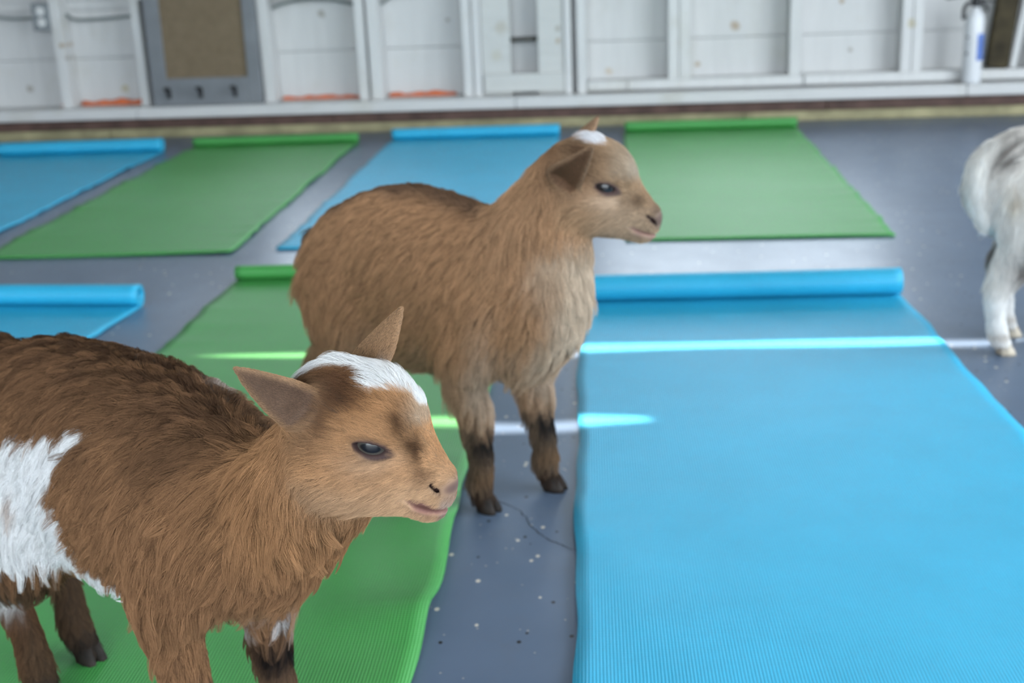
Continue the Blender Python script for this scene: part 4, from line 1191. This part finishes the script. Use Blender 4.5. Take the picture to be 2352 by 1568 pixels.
def color_c(x):
    """white kid with grey brown patches"""
    V, Hh, w, N = x['V'], x['Hh'], x['w'], x['N']
    X, Y, Z = V.T
    n1 = wnoise(V, 12, 41); n2 = wnoise(V, 40, 42)
    C = np.tile(np.array((0.80, 0.755, 0.70)), (len(V), 1))
    C = mixc(C, 0.95 * np.exp(-((X + 0.255) / 0.032) ** 2 - ((Z - 0.322 - 0.55 * (X + 0.265)) / 0.016) ** 2) * sstep(n1 + 0.5 * n2, -1.6, -0.2) * sstep(Y, 0.03, -0.01), (0.11, 0.085, 0.075))
    C = mixc(C, 0.45 * sstep(X, -0.235, -0.19) * sstep(Z + 0.01 * n1, 0.22, 0.27) * sstep(n1, -1.0, 0.4) * sstep(Z, 0.375, 0.35), (0.30, 0.25, 0.23))
    C = mixc(C, 0.9 * np.exp(-((X + 0.232) / 0.026) ** 2 - ((Z - 0.155) / 0.030) ** 2) * (1 - 0 * Y), (0.10, 0.072, 0.062))
    C = mixc(C, 0.5 * np.exp(-((X + 0.262) / 0.010) ** 2 - ((Z - 0.262) / 0.016) ** 2), (0.45, 0.32, 0.16))
    C = mixc(C, 0.75 * sstep(X, -0.12, -0.05) * sstep(n1, -0.4, 0.4), (0.20, 0.16, 0.14))
    lg = legsum(x)
    C = mixc(C, lg * sstep(Z, 0.12, 0.09), (0.84, 0.82, 0.79))
    C = mixc(C, lg * 0.6 * np.exp(-((Z - 0.036) / 0.006) ** 2), (0.40, 0.32, 0.24))
    C = mixc(C, lg * sstep(Z, 0.022, 0.012), (0.34, 0.27, 0.20))
    C = mixc(C, w['tail'], (0.85, 0.82, 0.77))
    return C

HOOF_D = hoof_mesh('hoof', M_HOOF); HOOF_P = hoof_mesh('hoof', M_HOOF_PALE)
def front_leg(y, elbow, knee, foot, r=1.0):
    ex, ez = elbow; kx, kz = knee; fx = foot
    s_ = 1 if y > 0 else -1
    return [(ex + 0.020, y * 0.80, 0.262, 0.034, 0.040), (ex + 0.008, y * 1.02, 0.215, 0.032 * r, 0.036 * r), (ex, y * 1.04, ez, 0.0245 * r, 0.0265 * r), ((ex + kx) / 2, y, (ez + kz) / 2, 0.0185 * r, 0.0195 * r),
            (kx, y, kz, 0.0165 * r, 0.0170 * r), ((kx * 0.6 + fx * 0.4), y, kz * 0.60, 0.0130 * r, 0.0130 * r), (kx * 0.35 + fx * 0.65 - 0.004, y, 0.040, 0.0150 * r, 0.0150 * r), (fx - 0.006, y, 0.022, 0.0125, 0.0125), (fx, y, 0.012, 0.0115, 0.0115)]
def hind_leg(y, hip, stifle, hock, foot, yf=None):
    yf = y if yf is None else yf
    ym = (y + yf) / 2
    return [(hip[0], y * 0.75, hip[1], 0.040, 0.055), (stifle[0], y * 1.12, stifle[1], 0.035, 0.049), ((stifle[0] * 0.45 + hock[0] * 0.55), y * 1.05, stifle[1] * 0.45 + hock[1] * 0.55, 0.024, 0.030),
            (hock[0], ym, hock[1], 0.0155, 0.0180), (hock[0] * 0.55 + foot * 0.45, (ym + yf) / 2, hock[1] * 0.62, 0.0128, 0.0132), (hock[0] * 0.25 + foot * 0.75 - 0.006, yf, 0.040, 0.0150, 0.0150), (foot - 0.006, yf, 0.022, 0.0125, 0.0125), (foot, yf, 0.012, 0.0115, 0.0115)]

MATZ = 0.0045     # top of a mat sheet
goat_a = dict(
    label='russet brown goat kid with a white flank patch and white crown in the left foreground',
    origin=(-0.21, 0.87), yaw=-40, h=0.0015, lo=(-0.46, -0.14, -0.005), hi=(0.24, 0.14, 0.47), seed=1,
    torso=[(-0.325, 0, 0.268, 0.040, 0.050), (-0.29, 0, 0.262, 0.060, 0.082), (-0.24, 0, 0.262, 0.070, 0.098), (-0.17, 0, 0.261, 0.076, 0.102), (-0.10, 0, 0.260, 0.076, 0.101), (-0.04, 0, 0.261, 0.069, 0.083), (0.008, 0, 0.258, 0.058, 0.066), (0.035, 0.004, 0.268, 0.044, 0.045)],
    neck=[(0.0, 0.0, 0.262, 0.054, 0.051), (0.050, 0.002, 0.281, 0.046, 0.044), (0.088, 0.006, 0.316, 0.038, 0.043), (0.112, 0.009, 0.338, 0.032, 0.038)],
    breast=[(0.054, 0.004, 0.288, 0.038, 0.034), (0.022, 0.002, 0.248, 0.042, 0.034), (-0.008, 0, 0.222, 0.045, 0.036)],
    legs=[front_leg(-0.046, (-0.045, 0.180), (-0.038, 0.112), -0.026), front_leg(0.044, (-0.043, 0.165), (-0.046, 0.108), -0.024),
          hind_leg(-0.048, (-0.265, 0.265), (-0.240, 0.200), (-0.307, 0.120), -0.274, -0.042), hind_leg(0.046, (-0.280, 0.262), (-0.262, 0.190), (-0.372, 0.115), -0.314, 0.026)],
    tail=[(-0.31, 0, 0.33, 0.018, 0.014), (-0.345, 0, 0.335, 0.014, 0.010), (-0.375, 0, 0.325, 0.007, 0.006)],
    head=dict(pos=(0.1420, 0.0125, 0.3575), yaw=34, tilt=11, scale=0.95, muzzle=0.84, mouth=0.0026,
        ears=dict(ear_near=((-0.045, -0.024, 0.024), (-0.061, -0.044, 0.046), (-0.077, -0.064, 0.069), (0.48, -0.45, -0.25), 0.0175),
                  ear_far=((-0.014, 0.024, 0.036), (-0.003, 0.048, 0.053), (0.008, 0.072, 0.069), (0.35, 0.55, -0.35), 0.0200))),
    eye=M_EYE, hoof=HOOF_D, ground=MATZ, color=color_a, length=lengths(0.022, 0.027, 0.021, 0.030), density=1.2, hair_r=0.000088, lock=60, clump=0.88, lift=0.46, vary=0.06,
    neck_flow=(-0.25, 0.1, -1.0), swirl=9)
goat_b = dict(
    label='tan goat kid with a pale chest standing behind, head turned in profile',
    origin=(-0.017, 1.45), yaw=-33, h=0.0021, lo=(-0.36, -0.13, -0.005), hi=(0.25, 0.16, 0.52), seed=2,
    torso=[(-0.250, 0, 0.280, 0.044, 0.052), (-0.222, 0, 0.268, 0.062, 0.088), (-0.175, 0, 0.269, 0.071, 0.108), (-0.12, 0, 0.274, 0.076, 0.116), (-0.05, 0, 0.268, 0.073, 0.110), (0.0, 0, 0.264, 0.064, 0.098), (0.045, 0, 0.260, 0.055, 0.080), (0.072, 0, 0.262, 0.042, 0.058)],
    neck=[(0.020, 0, 0.300, 0.054, 0.064), (0.058, 0.008, 0.348, 0.046, 0.054), (0.092, 0.018, 0.394, 0.037, 0.045)],
    breast=[(0.080, 0.010, 0.330, 0.036, 0.040), (0.072, 0.0, 0.265, 0.042, 0.042), (0.042, 0, 0.205, 0.045, 0.036)],
    legs=[front_leg(-0.046, (-0.018, 0.175), (-0.006, 0.104), 0.002), front_leg(0.046, (0.018, 0.165), (0.026, 0.100), 0.043),
          hind_leg(-0.048, (-0.215, 0.265), (-0.190, 0.195), (-0.262, 0.125), -0.235), hind_leg(0.048, (-0.205, 0.265), (-0.175, 0.195), (-0.240, 0.125), -0.212)],
    tail=[(-0.258, 0, 0.318, 0.015, 0.012), (-0.288, 0.008, 0.308, 0.012, 0.010), (-0.306, 0.014, 0.288, 0.007, 0.006)],
    head=dict(pos=(0.1357, 0.0297, 0.406), yaw=29, tilt=11, scale=1.0, muzzle=1.10, mouth=0.0014,
        ears=dict(ear_near=((-0.050, -0.025, 0.006), (-0.034, -0.053, 0.026), (-0.013, -0.080, 0.053), (-0.25, -0.5, -0.3), 0.0215),
                  ear_far=((-0.034, 0.024, 0.034), (-0.022, 0.046, 0.048), (-0.006, 0.070, 0.064), (0.5, 0.8, -0.2), 0.0165))),
    eye=M_EYE2, hoof=HOOF_D, ground=0.0, color=color_b, length=lengths(0.023, 0.034, 0.029, 0.024), density=0.50, hair_r=0.00015, lock=26, clump=0.78, lift=0.48, vary=0.05,
    neck_flow=(-0.12, 0, -1.0), toe=(-6, 6, 0, 0), grounds=(0.0, 0.0, MATZ, MATZ))
goat_c = dict(
    label='white goat kid with grey brown patches cut by the right picture edge',
    origin=(1.035, 1.987), yaw=8, h=0.0028, lo=(-0.38, -0.13, -0.005), hi=(0.26, 0.13, 0.54), seed=3,
    torso=[(-0.264, 0, 0.292, 0.038, 0.044), (-0.238, 0, 0.276, 0.058, 0.080), (-0.19, 0, 0.268, 0.070, 0.098), (-0.12, 0, 0.266, 0.076, 0.106), (-0.05, 0, 0.264, 0.073, 0.105), (0.0, 0, 0.263, 0.064, 0.096), (0.05, 0, 0.260, 0.055, 0.080), (0.085, 0, 0.260, 0.042, 0.058)],
    neck=[(0.025, 0, 0.300, 0.052, 0.064), (0.065, 0, 0.345, 0.043, 0.050), (0.100, 0, 0.392, 0.034, 0.040)],
    legs=[front_leg(-0.046, (-0.018, 0.175), (0.010, 0.104), 0.030), front_leg(0.046, (-0.018, 0.165), (-0.02, 0.100), -0.020),
          [(-0.226, -0.034, 0.265, 0.042, 0.058), (-0.222, -0.050, 0.205, 0.036, 0.050), (-0.242, -0.046, 0.155, 0.024, 0.033), (-0.266, -0.042, 0.110, 0.0165, 0.020), (-0.264, -0.040, 0.070, 0.0135, 0.0140), (-0.258, -0.040, 0.040, 0.0150, 0.0150), (-0.250, -0.040, 0.022, 0.0125, 0.0125), (-0.245, -0.040, 0.012, 0.0115, 0.0115)], hind_leg(0.046, (-0.222, 0.265), (-0.165, 0.195), (-0.215, 0.120), -0.185)],
    tail=[(-0.268, 0, 0.330, 0.015, 0.012), (-0.296, -0.010, 0.310, 0.016, 0.012), (-0.305, -0.022, 0.275, 0.017, 0.012), (-0.300, -0.028, 0.240, 0.015, 0.010), (-0.290, -0.030, 0.218, 0.008, 0.006)],
    head=dict(pos=(0.14, 0.0, 0.420), yaw=5, tilt=0, scale=1.0, mouth=0.0016,
        ears=dict(ear_near=((-0.042, -0.024, 0.020), (-0.050, -0.056, 0.030), (-0.052, -0.086, 0.030), (0.75, -0.2, -0.4), 0.0180),
                  ear_far=((-0.042, 0.024, 0.020), (-0.050, 0.056, 0.030), (-0.052, 0.086, 0.030), (0.75, 0.2, -0.4), 0.0180))),
    eye=M_EYE2, hoof=HOOF_P, ground=0.0, color=color_c, length=lengths(0.020, 0.026, 0.020, 0.018), density=0.36, hair_r=0.00019, lock=18, clump=0.55, lift=0.45)
for sp_ in (goat_a, goat_b, goat_c):
    make_goat(sp_)
